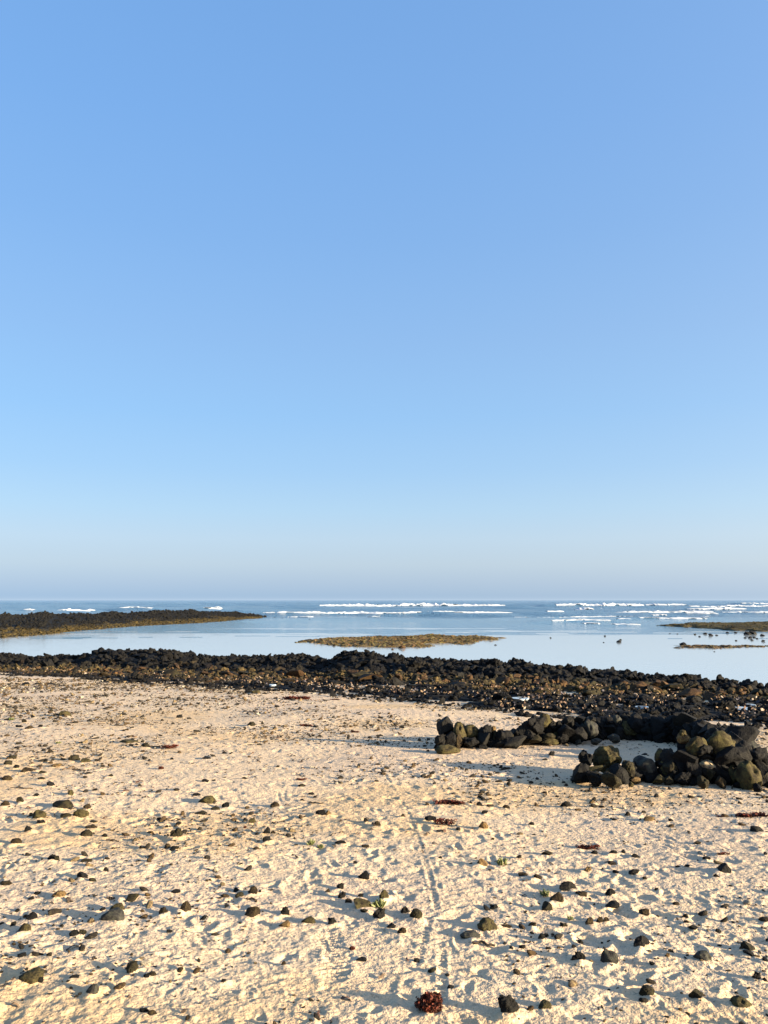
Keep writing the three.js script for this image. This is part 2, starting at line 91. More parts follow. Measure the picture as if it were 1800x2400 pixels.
const REEF_NEAR = [[24.1, -65.7], [26.6, -64.8], [32.1, -65.1], [42.0, -64.0], [47.4, -72.1], [34.8, -70.7], [30.2, -70.7], [26.6, -69.4]];
const PUDDLES = [[3.58, -20.72, 0.41], [3.81, -20.16, 0.15], [6.01, -18.3, 0.24], [8.34, -18.19, 0.49], [5.33, -22.79, 0.27], [-3.78, -26.69, 0.2], [3.8, -29.05, 0.19], [8.87, -19.0, 0.16]];


// ---------------------------------------------------------------- chance and noise
function mulberry(a) { return () => { a |= 0; a = a + 0x6D2B79F5 | 0; let t = Math.imul(a ^ a >>> 15, 1 | a); t = t + Math.imul(t ^ t >>> 7, 61 | t) ^ t; return ((t ^ t >>> 14) >>> 0) / 4294967296; }; }
const hash2 = (i, j, s) => { let h = Math.imul(i, 374761393) + Math.imul(j, 668265263) + Math.imul(s, 2147483647 ^ 0x5bd1e995) | 0; h = Math.imul(h ^ h >>> 13, 1274126177); h ^= h >>> 16; return (h >>> 0) / 4294967296; };
const hash3 = (i, j, k, s) => hash2(i + Math.imul(k, 7919), j + Math.imul(k, 104729), s);
const fade = t => t * t * t * (t * (t * 6 - 15) + 10);
function noise2(x, y, s = 1) {                                              // smooth value noise, -1 .. 1
  const i = Math.floor(x), j = Math.floor(y), u = fade(x - i), v = fade(y - j);
  const a = hash2(i, j, s), b = hash2(i + 1, j, s), c = hash2(i, j + 1, s), d = hash2(i + 1, j + 1, s);
  return (a + (b - a) * u + (c - a) * v + (a - b - c + d) * u * v) * 2 - 1;
}
function noise3(x, y, z, s = 1) {
  const i = Math.floor(x), j = Math.floor(y), k = Math.floor(z), u = fade(x - i), v = fade(y - j), w = fade(z - k);
  const f = kk => { const a = hash3(i, j, kk, s), b = hash3(i + 1, j, kk, s), c = hash3(i, j + 1, kk, s), d = hash3(i + 1, j + 1, kk, s); return a + (b - a) * u + (c - a) * v + (a - b - c + d) * u * v; };
  const p = f(k), q = f(k + 1);
  return (p + (q - p) * w) * 2 - 1;
}
const fbm2 = (x, y, o, s) => { let a = 0, w = 0.5; for (let k = 0; k < o; k++) { a += w * noise2(x, y, s + k); x = x * 2.03 + 17.1; y = y * 2.03 - 9.7; w *= 0.5; } return a; };
function worley2(x, y, s) {                                                 // [distance to nearest cell point, to the next, id]
  const i = Math.floor(x), j = Math.floor(y); let a = 9, b = 9, id = 0;
  for (let p = i - 1; p <= i + 1; p++) for (let q = j - 1; q <= j + 1; q++) {
    const d = Math.hypot(p + hash2(p, q, s) - x, q + hash2(p, q, s + 1) - y);
    if (d < a) { b = a; a = d; id = hash2(p, q, s + 2); } else if (d < b) b = d;
  }
  return [a, b, id];
}
const clamp = (x, a = 0, b = 1) => Math.min(b, Math.max(a, x));
const lerp = (a, b, t) => a + (b - a) * t;
const smooth = (a, b, x) => { const t = clamp((x - a) / (b - a)); return t * t * (3 - 2 * t); };
function interp(table, x, col) {                                            // table sorted by its first column
  if (x <= table[0][0]) return table[0][col];
  for (let k = 1; k < table.length; k++) if (x <= table[k][0]) return lerp(table[k - 1][col], table[k][col], (x - table[k - 1][0]) / (table[k][0] - table[k - 1][0]));
  return table[table.length - 1][col];
}
function along(table, f) {                                                  // point at share f of a table's rows
  const p = clamp(f) * (table.length - 1), k = Math.min(table.length - 2, Math.floor(p)), t = p - k;
  return table[k].map((v, c) => lerp(v, table[k + 1][c], t));
}

// ---------------------------------------------------------------- computed textures (what surfaces are made of)
function tileNoise(n, cells, seed) {                                        // tileable value noise field n x n
  const out = new Float32Array(n * n);
  for (let j = 0; j < n; j++) for (let i = 0; i < n; i++) {
    const x = i / n * cells, y = j / n * cells, a = Math.floor(x), b = Math.floor(y), u = fade(x - a), v = fade(y - b);
    const h = (p, q) => hash2(p % cells, q % cells, seed);
    const p = h(a, b), q = h(a + 1, b), r = h(a, b + 1), s = h(a + 1, b + 1);
    out[j * n + i] = (p + (q - p) * u + (r - p) * v + (p - q - r + s) * u * v) * 2 - 1;
  }
  return out;
}
function tileFbm(n, cells, octaves, seed, fall = 0.5) {
  const out = new Float32Array(n * n); let w = 1;
  for (let k = 0; k < octaves; k++) { const t = tileNoise(n, cells << k, seed + k); for (let m = 0; m < out.length; m++) out[m] += t[m] * w; w *= fall; }
  return out;
}
function makeTexture(n, f, srgb) {
  const d = new Uint8Array(n * n * 4);
  for (let m = 0; m < n * n; m++) { const c = f(m); for (let k = 0; k < 3; k++) d[m * 4 + k] = clamp(c[k] * 255, 0, 255); d[m * 4 + 3] = 255; }
  const t = new THREE.DataTexture(d, n, n, THREE.RGBAFormat);
  t.wrapS = t.wrapT = THREE.RepeatWrapping; t.magFilter = t.minFilter = THREE.LinearFilter; t.generateMipmaps = false;
  if (srgb) t.colorSpace = THREE.SRGBColorSpace;
  t.needsUpdate = true;
  return t;
}
const withRepeat = (t, r) => { const c = t.clone(); c.repeat.set(r, r); c.needsUpdate = true; return c; };
const sandGrain = (() => {
  const n = 1024, a = tileFbm(n, 256, 2, 11), b = tileFbm(n, 24, 4, 21), c = tileFbm(n, 96, 3, 31);
  return makeTexture(n, m => { const v = 0.9 + 0.05 * a[m] + 0.03 * b[m] - (c[m] > 0.85 ? 0.16 : 0); return [v, v * (0.985 - 0.012 * b[m]), v * (0.965 - 0.03 * b[m])]; }, true);
})();
const sandBump = (() => {
  const n = 1024, a = tileFbm(n, 40, 5, 41, 0.62), b = tileFbm(n, 12, 2, 47);
  return makeTexture(n, m => { const v = 0.5 + 0.2 * a[m] + 0.1 * b[m]; return [v, v, v]; });
})();
const rockGrain = (() => {
  const n = 512, a = tileFbm(n, 6, 6, 61, 0.62), b = tileFbm(n, 48, 3, 71);
  return makeTexture(n, m => { const v = clamp(0.74 + 0.2 * a[m] + 0.08 * b[m], 0.25, 1); return [v, v * (0.985 + 0.02 * a[m]), v * (0.95 - 0.05 * a[m])]; }, true);
})();
const rockBump = (() => {
  const n = 512, a = tileFbm(n, 8, 6, 81, 0.6), b = tileFbm(n, 40, 2, 91);
  return makeTexture(n, m => { const pit = smooth(0.35, 0.75, b[m]); const v = 0.55 + 0.22 * a[m] - 0.35 * pit; return [v, v, v]; });
})();
const rippleBump = (() => {
  const n = 1024, a = tileFbm(n, 10, 5, 101, 0.55), b = tileFbm(n, 22, 4, 111, 0.55);
  return makeTexture(n, m => { const v = 0.5 + 0.2 * a[m] + 0.2 * (1 - 2 * Math.abs(b[m])) - 0.1; return [v, v, v]; });
})();

// ---------------------------------------------------------------- materials
const rgb = (r, g, b) => new THREE.Color().setRGB(r, g, b);
const rockMap = withRepeat(rockGrain, 0.5), rockBumps = withRepeat(rockBump, 0.5);
function rockMaterial(name, r, g, b, bump = 0.012, rough = 0.86) {
  return new THREE.MeshPhysicalMaterial({ name, color: rgb(r, g, b), map: rockMap, bumpMap: rockBumps, bumpScale: bump, roughness: rough, specularIntensity: 0.35 });
}
const M = {
  sand: new THREE.MeshStandardMaterial({ name: 'sand', color: rgb(1, 1, 1), vertexColors: true, map: withRepeat(sandGrain, 1 / 1.7), bumpMap: withRepeat(sandBump, 1 / 1.1), bumpScale: 0.010, roughness: 0.95 }),
  lavaBlack: rockMaterial('black lava', 0.0075, 0.0072, 0.0078, 0.014, 0.8),
  lavaDark: rockMaterial('dark basalt', 0.014, 0.013, 0.012, 0.010, 0.78),
  olive: rockMaterial('olive weathered basalt', 0.070, 0.058, 0.026, 0.006, 0.88),
  oliveDeep: rockMaterial('deep olive basalt', 0.033, 0.028, 0.015, 0.008, 0.85),
  brown: rockMaterial('brown pitted lava', 0.052, 0.037, 0.021, 0.014, 0.9),
  rust: rockMaterial('rusty lava', 0.072, 0.04, 0.019, 0.014, 0.9),
  grey: rockMaterial('grey smooth basalt', 0.05, 0.05, 0.046, 0.003, 0.75),
  tan: rockMaterial('tan stone', 0.22, 0.145, 0.07, 0.010, 0.9),
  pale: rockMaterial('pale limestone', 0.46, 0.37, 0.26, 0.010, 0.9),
  copies: new THREE.MeshPhysicalMaterial({ name: 'rubble', specularIntensity: 0.35, color: rgb(1, 1, 1), map: rockMap, bumpMap: rockBumps, bumpScale: 0.012, roughness: 0.82 }),
  lavaGround: new THREE.MeshPhysicalMaterial({ name: 'lava ground', specularIntensity: 0.35, color: rgb(1, 1, 1), vertexColors: true, map: withRepeat(rockGrain, 1 / 1.6), bumpMap: withRepeat(rockBump, 1 / 0.9), bumpScale: 0.05, roughness: 0.85 }),
  seaweed: new THREE.MeshPhysicalMaterial({ name: 'red seaweed', color: rgb(1, 1, 1), vertexColors: true, roughness: 0.7, specularIntensity: 0.4, side: THREE.DoubleSide }),
  stem: new THREE.MeshStandardMaterial({ name: 'dry stem', color: rgb(0.045, 0.028, 0.016), map: rockMap, roughness: 0.9 }),
  leaf: new THREE.MeshPhysicalMaterial({ name: 'succulent leaf', color: rgb(0.13, 0.145, 0.03), roughness: 0.6, transmission: 0.3, thickness: 0, side: THREE.DoubleSide }),
  foam: new THREE.MeshStandardMaterial({ name: 'sea foam', color: rgb(0.52, 0.55, 0.575), roughness: 1, side: THREE.DoubleSide }),
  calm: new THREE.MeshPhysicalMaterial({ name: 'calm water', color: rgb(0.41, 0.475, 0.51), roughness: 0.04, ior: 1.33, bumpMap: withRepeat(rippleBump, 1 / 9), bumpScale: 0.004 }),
  ripple: new THREE.MeshPhysicalMaterial({ name: 'rippled water', color: rgb(0.10, 0.20, 0.29), roughness: 0.1, ior: 1.33, bumpMap: withRepeat(rippleBump, 1 / 7), bumpScale: 0.16 }),
  open: new THREE.MeshPhysicalMaterial({ name: 'open sea water', color: rgb(0.075, 0.155, 0.25), roughness: 0.16, ior: 1.33, bumpMap: withRepeat(rippleBump, 1 / 11), bumpScale: 0.5 }),
};

// ---------------------------------------------------------------- names and labels
const taken = new Map();
function numbered(name) { const n = taken.get(name) || 0; taken.set(name, n + 1); return n ? `${name}_${String(n).padStart(3, '0')}` : name; }
function shade(o) { o.traverse(m => { m.castShadow = m.receiveShadow = true; }); return o; }
function structure(o, name, label) { o.name = numbered(name); o.userData = { kind: 'structure', ...(label ? { label } : {}) }; scene.add(shade(o)); return o; }
function stuff(o, name, label, category) { o.name = numbered(name); o.userData = { kind: 'stuff', label, category }; scene.add(shade(o)); return o; }
function thing(o, name, label, category, group) { o.name = numbered(name); o.userData = { label, category, ...(group ? { group } : {}) }; scene.add(shade(o)); return o; }

// ---------------------------------------------------------------- the beach: shape of the sand
const slope = z => z > 0 ? 2.4 + 0.03 * Math.min(z, 40) : 2.4 + 0.05 * Math.max(z, -70);
const edgeDist = x => -interp(SAND_EDGE, x, 1);
const crestDist = x => -interp(CREST, x, 1);
const crestHigh = x => interp(CREST, x, 2);

class Near {                                                                // things on a grid, to find those near a point
  constructor(cell) { this.c = cell; this.m = new Map(); }
  add(x, z, r, o) { const c = this.c; for (let i = Math.floor((x - r) / c); i <= Math.floor((x + r) / c); i++) for (let j = Math.floor((z - r) / c); j <= Math.floor((z + r) / c); j++) { const k = i * 65536 + j; let l = this.m.get(k); if (!l) this.m.set(k, l = []); l.push(o); } }
  at(x, z) { return this.m.get(Math.floor(x / this.c) * 65536 + Math.floor(z / this.c)); }
}
const bank = h => Math.min(0.03, 0.26 * h);
const dents = new Near(0.25);
{
  const r = mulberry(5);
  const dent = (x, z, len, wid, ang, deep) => dents.add(x, z, len * 1.7, { x, z, c: Math.cos(ang), s: Math.sin(ang), l: 1 / len, w: 1 / wid, d: deep });
  for (let k = 0; k < 26000; k++) {                                         // worn footprints, paw marks and wind pocks
    const d = 1.6 + 36 * Math.pow(r(), 0.72), x = (r() * 2 - 1) * (d * 0.7 + 0.5), big = Math.pow(r(), 2.2);
    dent(x, -d, 0.03 + 0.10 * big + d * 0.0012, 0.022 + 0.045 * big * (0.6 + 0.6 * r()) + d * 0.0008, r() * 6.3, (0.004 + 0.006 * r() + 0.010 * big) * (0.4 + 0.9 * r()));
  }
  for (let t = 0; t < 30; t++) {                                            // walking trails: left, right, left ...
    let x = (r() * 2 - 1) * 9, z = -2 - r() * 26, a = (r() * 2 - 1) * 1.1 + (r() < 0.5 ? 0 : Math.PI);
    for (let k = 0; k < 34; k++) {
      const side = k % 2 ? 0.09 : -0.09;
      if (r() < 0.7) dent(x + Math.cos(a) * side, z - Math.sin(a) * side, 0.105 + 0.03 * r(), 0.04 + 0.015 * r(), Math.PI / 2 - a + (r() - 0.5) * 0.5, 0.012 + 0.014 * r());
      x += Math.sin(a) * 0.62; z += Math.cos(a) * 0.62; a += (r() - 0.5) * 0.25;
    }
  }
}
for (const key of 'drbqt') for (const [x, z, w, h] of STONE_SPOTS[key]) {     // sand banked up round each stone
  const a = (x * 7.3 + z * 3.1) % 3, l = w * 0.95 + 0.02, q = w * 0.75 + 0.02;
  dents.add(x, z - w * 0.1, l * 1.7, { x: x - w * 0.05, z: z - w * 0.2, c: Math.cos(a), s: Math.sin(a), l: 1 / l, w: 1 / q, d: -bank(h) });
}
function lineDistance(line, x, z) {                                         // [distance, length run so far]
  let best = 9, run = 0, at = 0;
  for (let k = 1; k < line.length; k++) {
    const [ax, az] = line[k - 1], [bx, bz] = line[k], ux = bx - ax, uz = bz - az, l2 = ux * ux + uz * uz;
    const t = clamp(((x - ax) * ux + (z - az) * uz) / l2), dx = x - ax - ux * t, dz = z - az - uz * t;
    const side = Math.sign(ux * dz - uz * dx) || 1, d = Math.hypot(dx, dz);
    if (d < Math.abs(best)) { best = d * side; at = run + t * Math.sqrt(l2); }
    run += Math.sqrt(l2);
  }
  return [best, at];
}
const TRACKS = [[TYRE_TRACK, 0.016, 0.006, 1], [TYRE_TRACK_TWO, 0.015, 0.004, 1], [FAINT_TRACK, 0.05, 0.005, 1], [FAINT_LINE, 0.03, 0.012, 0]]
  .map(([l, w, d, tread]) => ({ l, w, d, tread, x0: Math.min(...l.map(p => p[0])) - 0.3, x1: Math.max(...l.map(p => p[0])) + 0.3, z0: Math.min(...l.map(p => p[1])) - 0.3, z1: Math.max(...l.map(p => p[1])) + 0.3 }));

function sandHeight(x, z) {
  const d = -z;
  let h = slope(z) + 0.045 * noise2(x / 5.3 + 3, z / 4.4, 201) + 0.018 * noise2(x / 1.9, z / 1.5, 202);
  if (d > -3 && d < 45) {
    const rough = 0.44 + 0.36 * noise2(x / 2.3, z / 2.6, 203) + 0.12 * noise2(x / 0.8, z / 0.8, 214);
    const wx = x + 0.035 * noise2(x / 0.11, z / 0.11, 210), wz = z + 0.035 * noise2(x / 0.11, z / 0.11, 211);
    h += rough * (0.011 * noise2(x / 0.7, z / 0.55, 204) + 0.007 * (0.6 - Math.abs(noise2(wx / 0.27, wz / 0.24, 205))) + 0.010 * (0.6 - Math.abs(noise2(wx / 0.15, wz / 0.105, 206))));
    if (d < 22) h += 0.0052 * (0.25 + 0.8 * rough) * noise2(wx / 0.072, wz / 0.054, 207);
    if (d < 10) h += 0.0026 * (0.3 + 0.7 * rough) * noise2(x / 0.028, z / 0.026, 208);
    if (d < 6) h += 0.0013 * noise2(x / 0.012, z / 0.012, 212);
    const near = dents.at(x, z);
    if (near) for (const e of near) {
      const dx = wx - e.x, dz = wz - e.z, u = (dx * e.c + dz * e.s) * e.l, v = (-dx * e.s + dz * e.c) * e.w, q = u * u + v * v;
      if (q < 2.9 && e.d < 0) h -= e.d * (q < 1 ? (1 - q) * (1 - q) : 0);
      else if (q < 2.9) h += e.d * (0.30 + 0.5 * rough) * (q < 1 ? -(1 - q) * (1 - q * 0.4) : 0) + e.d * (0.30 + 0.5 * rough) * 0.34 * Math.exp(-((Math.sqrt(q) - 1.15) ** 2) / 0.05);
    }
    for (const t of TRACKS) if (x > t.x0 && x < t.x1 && z > t.z0 && z < t.z1) {
      const [s, run] = lineDistance(t.l, x, z), a = Math.abs(s) / t.w;
      if (a < 3) {
        const gap = (0.45 + 0.55 * smooth(6.2, 5, d)) * (0.35 + 0.65) * smooth(-0.8, 0.2, noise2(run * 1.7, 7, 209) + 0.3 * noise2(run * 9, 3, 213));
        h += gap * t.d * (-Math.exp(-a * a * 0.9) + 0.55 * Math.exp(-((a - 1.9) ** 2) / 0.25));
        if (t.tread && a < 1.5) h += 0.0042 * gap * (Math.sin(run * 2 * Math.PI / 0.036 + (s > 0 ? 1.6 : 0)) > 0 ? 1 : -1) * smooth(1.5, 0.9, a);
      }
    }
  }
  if (d > 12) { const over = d - crestDist(x); if (over > -6) h -= 0.05 * (over + 6) + 0.03 * Math.max(0, over + 4) ** 2; }
  return Math.max(h, -3);
}

// a sheet over rows of distance and columns of x; height(x, z) and colour(x, z, h) give the rest
function sheet(dists, cols, width, height, colour, uvAt) {
  const nr = dists.length, nc = cols.length, n = nr * nc;
  const pos = new Float32Array(n * 3), uv = new Float32Array(n * 2), col = colour ? new Float32Array(n * 3) : null;
  for (let j = 0, k = 0; j < nr; j++) for (let i = 0; i < nc; i++, k++) {
    const z = -dists[j], x = cols[i] * width(dists[j]), y = height(x, z);
    pos[k * 3] = x; pos[k * 3 + 1] = y; pos[k * 3 + 2] = z;
    uv[k * 2] = x; uv[k * 2 + 1] = -z;
    if (col) { const c = colour(x, z, y); col[k * 3] = c[0]; col[k * 3 + 1] = c[1]; col[k * 3 + 2] = c[2]; }
  }
  const idx = new Uint32Array((nr - 1) * (nc - 1) * 6);
  for (let j = 0, m = 0; j < nr - 1; j++) for (let i = 0; i < nc - 1; i++) {
    const a = j * nc + i, b = a + 1, c = a + nc, d = c + 1;
    idx.set([a, b, c, b, d, c], m); m += 6;
  }
  const g = new THREE.BufferGeometry();
  g.setAttribute('position', new THREE.BufferAttribute(pos, 3));
  g.setAttribute('uv', new THREE.BufferAttribute(uv, 2));
  if (col) g.setAttribute('color', new THREE.BufferAttribute(col, 3));
  g.setIndex(new THREE.BufferAttribute(idx, 1));
  g.computeVertexNormals();
  return g;
}
const wideCols = (fine, half, outer, far) => {
  const c = [];
  for (let k = outer; k > 0; k--) c.push(-half - (far - half) * Math.pow(k / outer, 2.2));
  for (let k = 0; k <= fine; k++) c.push(-half + 2 * half * k / fine);
  for (let k = 1; k <= outer; k++) c.push(half + (far - half) * Math.pow(k / outer, 2.2));
  return c;
};
{
  const dists = [-80, -50, -30, -18, -10, -6, -3.5, -2, -1, -0.4, 0];
  for (let d = 0.3; d < 2.4; d += 0.12) dists.push(d);
  for (let d = 2.4; d < 42;) { dists.push(d); d += Math.min(0.6 * d * d / 1230 + 0.002, 0.0043 * d + 0.0006); }
  for (const d of [43, 45, 48, 52, 60, 75]) dists.push(d);
  const g = sheet(dists, wideCols(900, 0.74, 34, 22), d => Math.max(Math.abs(d), 2.6), sandHeight, (x, z) => {
    const a = noise2(x / 2.3, z / 1.7, 221), b = fbm2(x / 0.5, z / 0.5, 3, 222), warm = smooth(0.1, 0.8, a + 0.5 * b);
    const grey = smooth(0.25, 0.9, -a + 0.6 * b), v = 1 + 0.06 * b;
    return [lerp(0.69, 0.655, warm) * v * (1 - 0.07 * grey), lerp(0.53, 0.468, warm) * v * (1 - 0.07 * grey), lerp(0.35, 0.262, warm) * v * (1 - 0.03 * grey)];
  });
  structure(new THREE.Mesh(g, M.sand), 'beach', 'pale trampled sand beach strewn with dark stones');
}

// ---------------------------------------------------------------- stones: shapes shared by all
function makeRock(seed, detail, { cuts = 6, lump = 0.22, fine = 0.05, depth = 0.72, soft = 0.85, pits = 0 } = {}) {
  const r = mulberry(seed * 7919 + 13);
  let g = new THREE.IcosahedronGeometry(1, detail);
  g.deleteAttribute('uv'); g.deleteAttribute('normal');
  g = mergeVertices(g, 1e-4);
  const p = g.attributes.position, v = new THREE.Vector3(), planes = [];
  for (let k = 0; k < cuts; k++) planes.push([new THREE.Vector3(r() * 2 - 1, r() * 2 - 1, r() * 2 - 1).normalize(), depth + r() * 0.22]);
  for (let k = 0; k < p.count; k++) {
    v.fromBufferAttribute(p, k).normalize();
    const n = 1 + lump * noise3(v.x * 1.3 + seed, v.y * 1.3, v.z * 1.3, seed) + lump * 0.45 * noise3(v.x * 2.9, v.y * 2.9 + seed, v.z * 2.9, seed + 1);
    v.multiplyScalar(n);
    for (const [q, o] of planes) { const t = v.dot(q); if (t > o) v.addScaledVector(q, (o - t) * soft); }
    const m = fine * (noise3(v.x * 6, v.y * 6, v.z * 6, seed + 2) + 0.5 * noise3(v.x * 13, v.y * 13, v.z * 13, seed + 3));
    let pit = 0;
    if (pits) { const q = noise3(v.x * 4.6, v.y * 4.6, v.z * 4.6, seed + 9); pit = -pits * smooth(0.25, 0.5, q); }
    v.multiplyScalar(1 + m + pit);
    p.setXYZ(k, v.x, v.y, v.z);
  }
  g.computeBoundingBox();
  const b = g.boundingBox, c = b.getCenter(new THREE.Vector3()), s = b.getSize(new THREE.Vector3());
  g.translate(-c.x, -c.y, -c.z); g.scale(2 / s.x, 2 / s.y, 2 / s.z);
  g.computeVertexNormals();
  g = g.toNonIndexed();
  const q = g.attributes.position, uv = new Float32Array(q.count * 2), e1 = new THREE.Vector3(), e2 = new THREE.Vector3(), a = new THREE.Vector3();
  for (let k = 0; k < q.count; k += 3) {
    a.fromBufferAttribute(q, k); e1.fromBufferAttribute(q, k + 1).sub(a); e2.fromBufferAttribute(q, k + 2).sub(a); e1.cross(e2);
    const x = Math.abs(e1.x), y = Math.abs(e1.y), z = Math.abs(e1.z);
    for (let m = 0; m < 3; m++) {
      const px = q.getX(k + m), py = q.getY(k + m), pz = q.getZ(k + m);
      uv[(k + m) * 2] = (x > y && x > z ? pz : px) + seed * 0.37; uv[(k + m) * 2 + 1] = (y > x && y > z ? pz : py) + seed * 0.61;
    }
  }
  g.setAttribute('uv', new THREE.BufferAttribute(uv, 2));
  return g;
}
const rounded = [1, 2, 3, 4, 5].map(s => makeRock(s, 8, { cuts: 6, lump: 0.24, fine: 0.022, depth: 0.66, soft: 0.8 }));
const blocky = [11, 12, 13, 14, 15, 16].map(s => makeRock(s, 8, { cuts: 9, lump: 0.26, fine: 0.04, depth: 0.5, soft: 0.95 }));
const craggy = [21, 22, 23, 24, 25].map(s => makeRock(s, 9, { cuts: 6, lump: 0.34, fine: 0.1, depth: 0.62, soft: 0.85, pits: 0.08 }));
const pitted = [31, 32, 33].map(s => makeRock(s, 12, { cuts: 4, lump: 0.2, fine: 0.03, depth: 0.68, soft: 0.8, pits: 0.1 }));
const rough = [41, 42, 43, 44, 45, 46].map(s => makeRock(s, 3, { cuts: 7, lump: 0.34, fine: 0.12, depth: 0.55, soft: 0.92 }));
const pick = (list, r) => list[Math.floor(r() * list.length) % list.length];

// ---------------------------------------------------------------- rocky shore between the sand and the lagoon
const across = (x, z) => { const e = edgeDist(x) + 0.55 * noise2(x / 1.3, z / 1.3, 231) + 0.25 * noise2(x / 0.4, z / 0.4, 232); return (-z - e) / (crestDist(x) - edgeDist(x)); };
function shoreHeight(x, z) {
  const t = across(x, z), over = -z - crestDist(x), b = slope(z), top = crestHigh(x);
  let h;
  if (over < 0) h = lerp(b, top - 0.22, smooth(0.45, 1, t));
  else h = top - 0.22 - 0.16 * over - 0.02 * over * over;
  const w = worley2(x / 0.7, z / 0.7, 241), w2 = worley2(x / 0.26, z / 0.26, 251);
  const bumps = 0.17 * (w[2] - 0.5) + 0.12 * smooth(0, 0.25, w[1] - w[0]) + 0.05 * (w2[2] - 0.5) + 0.10 * fbm2(x / 1.7, z / 1.7, 3, 261) - 0.04;
  return Math.max(-2.5, lerp(slope(z) - 0.3, h + bumps * (0.45 + 0.55 * smooth(0.1, 0.6, t)), smooth(-0.03, 0.06, t)));
}
function shoreColour(x, z, r = 0.5) {                                       // black lava on the crest, weathered olive and brown stones lower down
  const t = across(x, z) + 0.10 * noise2(x / 1.6, z / 1.6, 271) + 0.06 * noise2(x / 0.5, z / 0.5, 272);
  const left = smooth(2, -9, x), lo = lerp(0.42, 0.14, left), hi = lerp(0.66, 0.60, left);
  const mid = smooth(lo - 0.12, lo + 0.08, t) * smooth(hi + 0.08, hi - 0.06, t);
  const kind = hash2(Math.floor(x * 3.1), Math.floor(z * 3.1), 273) * 0.6 + r * 0.4;
  const weath = kind < 0.35 ? [0.050, 0.040, 0.021] : kind < 0.58 ? [0.105, 0.076, 0.033] : kind < 0.7 ? [0.115, 0.066, 0.032] : [0.022, 0.019, 0.014];
  const dark = [0.0072, 0.0069, 0.0076];
  return dark.map((v, c) => lerp(v, weath[c], mid));
}
{
  const dists = [];
  for (let d = 12; d < 62; d += 0.10 + Math.max(0, d - 24) * 0.008) dists.push(d);
  const g = sheet(dists, wideCols(420, 0.64, 12, 2.2), d => d, shoreHeight, (x, z) => shoreColour(x, z));
  structure(new THREE.Mesh(g, M.lavaGround), 'lava_shelf', 'jagged black and brown lava shore between sand and lagoon');
}
const inPuddle = (x, z, m = 0.1) => PUDDLES.some(([px, pz, w]) => ((x - px) / (w * 0.5 + m)) ** 2 + ((z - pz) / (w * 0.5 + m)) ** 2 < 1);
function copiesOf(name, label, category, shapes, spots, material) {         // one countless mass: {p, q, s, c}
  const all = shapes.map(() => []);
  spots.forEach((s, k) => all[k % shapes.length].push(s));
  const root = new THREE.Group(), m = new THREE.Matrix4();
  shapes.forEach((g, k) => {
    if (!all[k].length) return;
    const mesh = new THREE.InstancedMesh(g, material, all[k].length);
    all[k].forEach((s, i) => { mesh.setMatrixAt(i, m.compose(s.p, s.q, s.s)); mesh.setColorAt(i, s.c); });
    mesh.name = category.replace(/ /g, '_'); mesh.userData = { kind: 'stuff' };
    root.add(mesh);
  });
  return stuff(root, name, label, category);
}
const turned = (r, tilt = 6.3) => new THREE.Quaternion().setFromEuler(new THREE.Euler((r() - 0.5) * tilt, r() * 6.3, (r() - 0.5) * tilt));
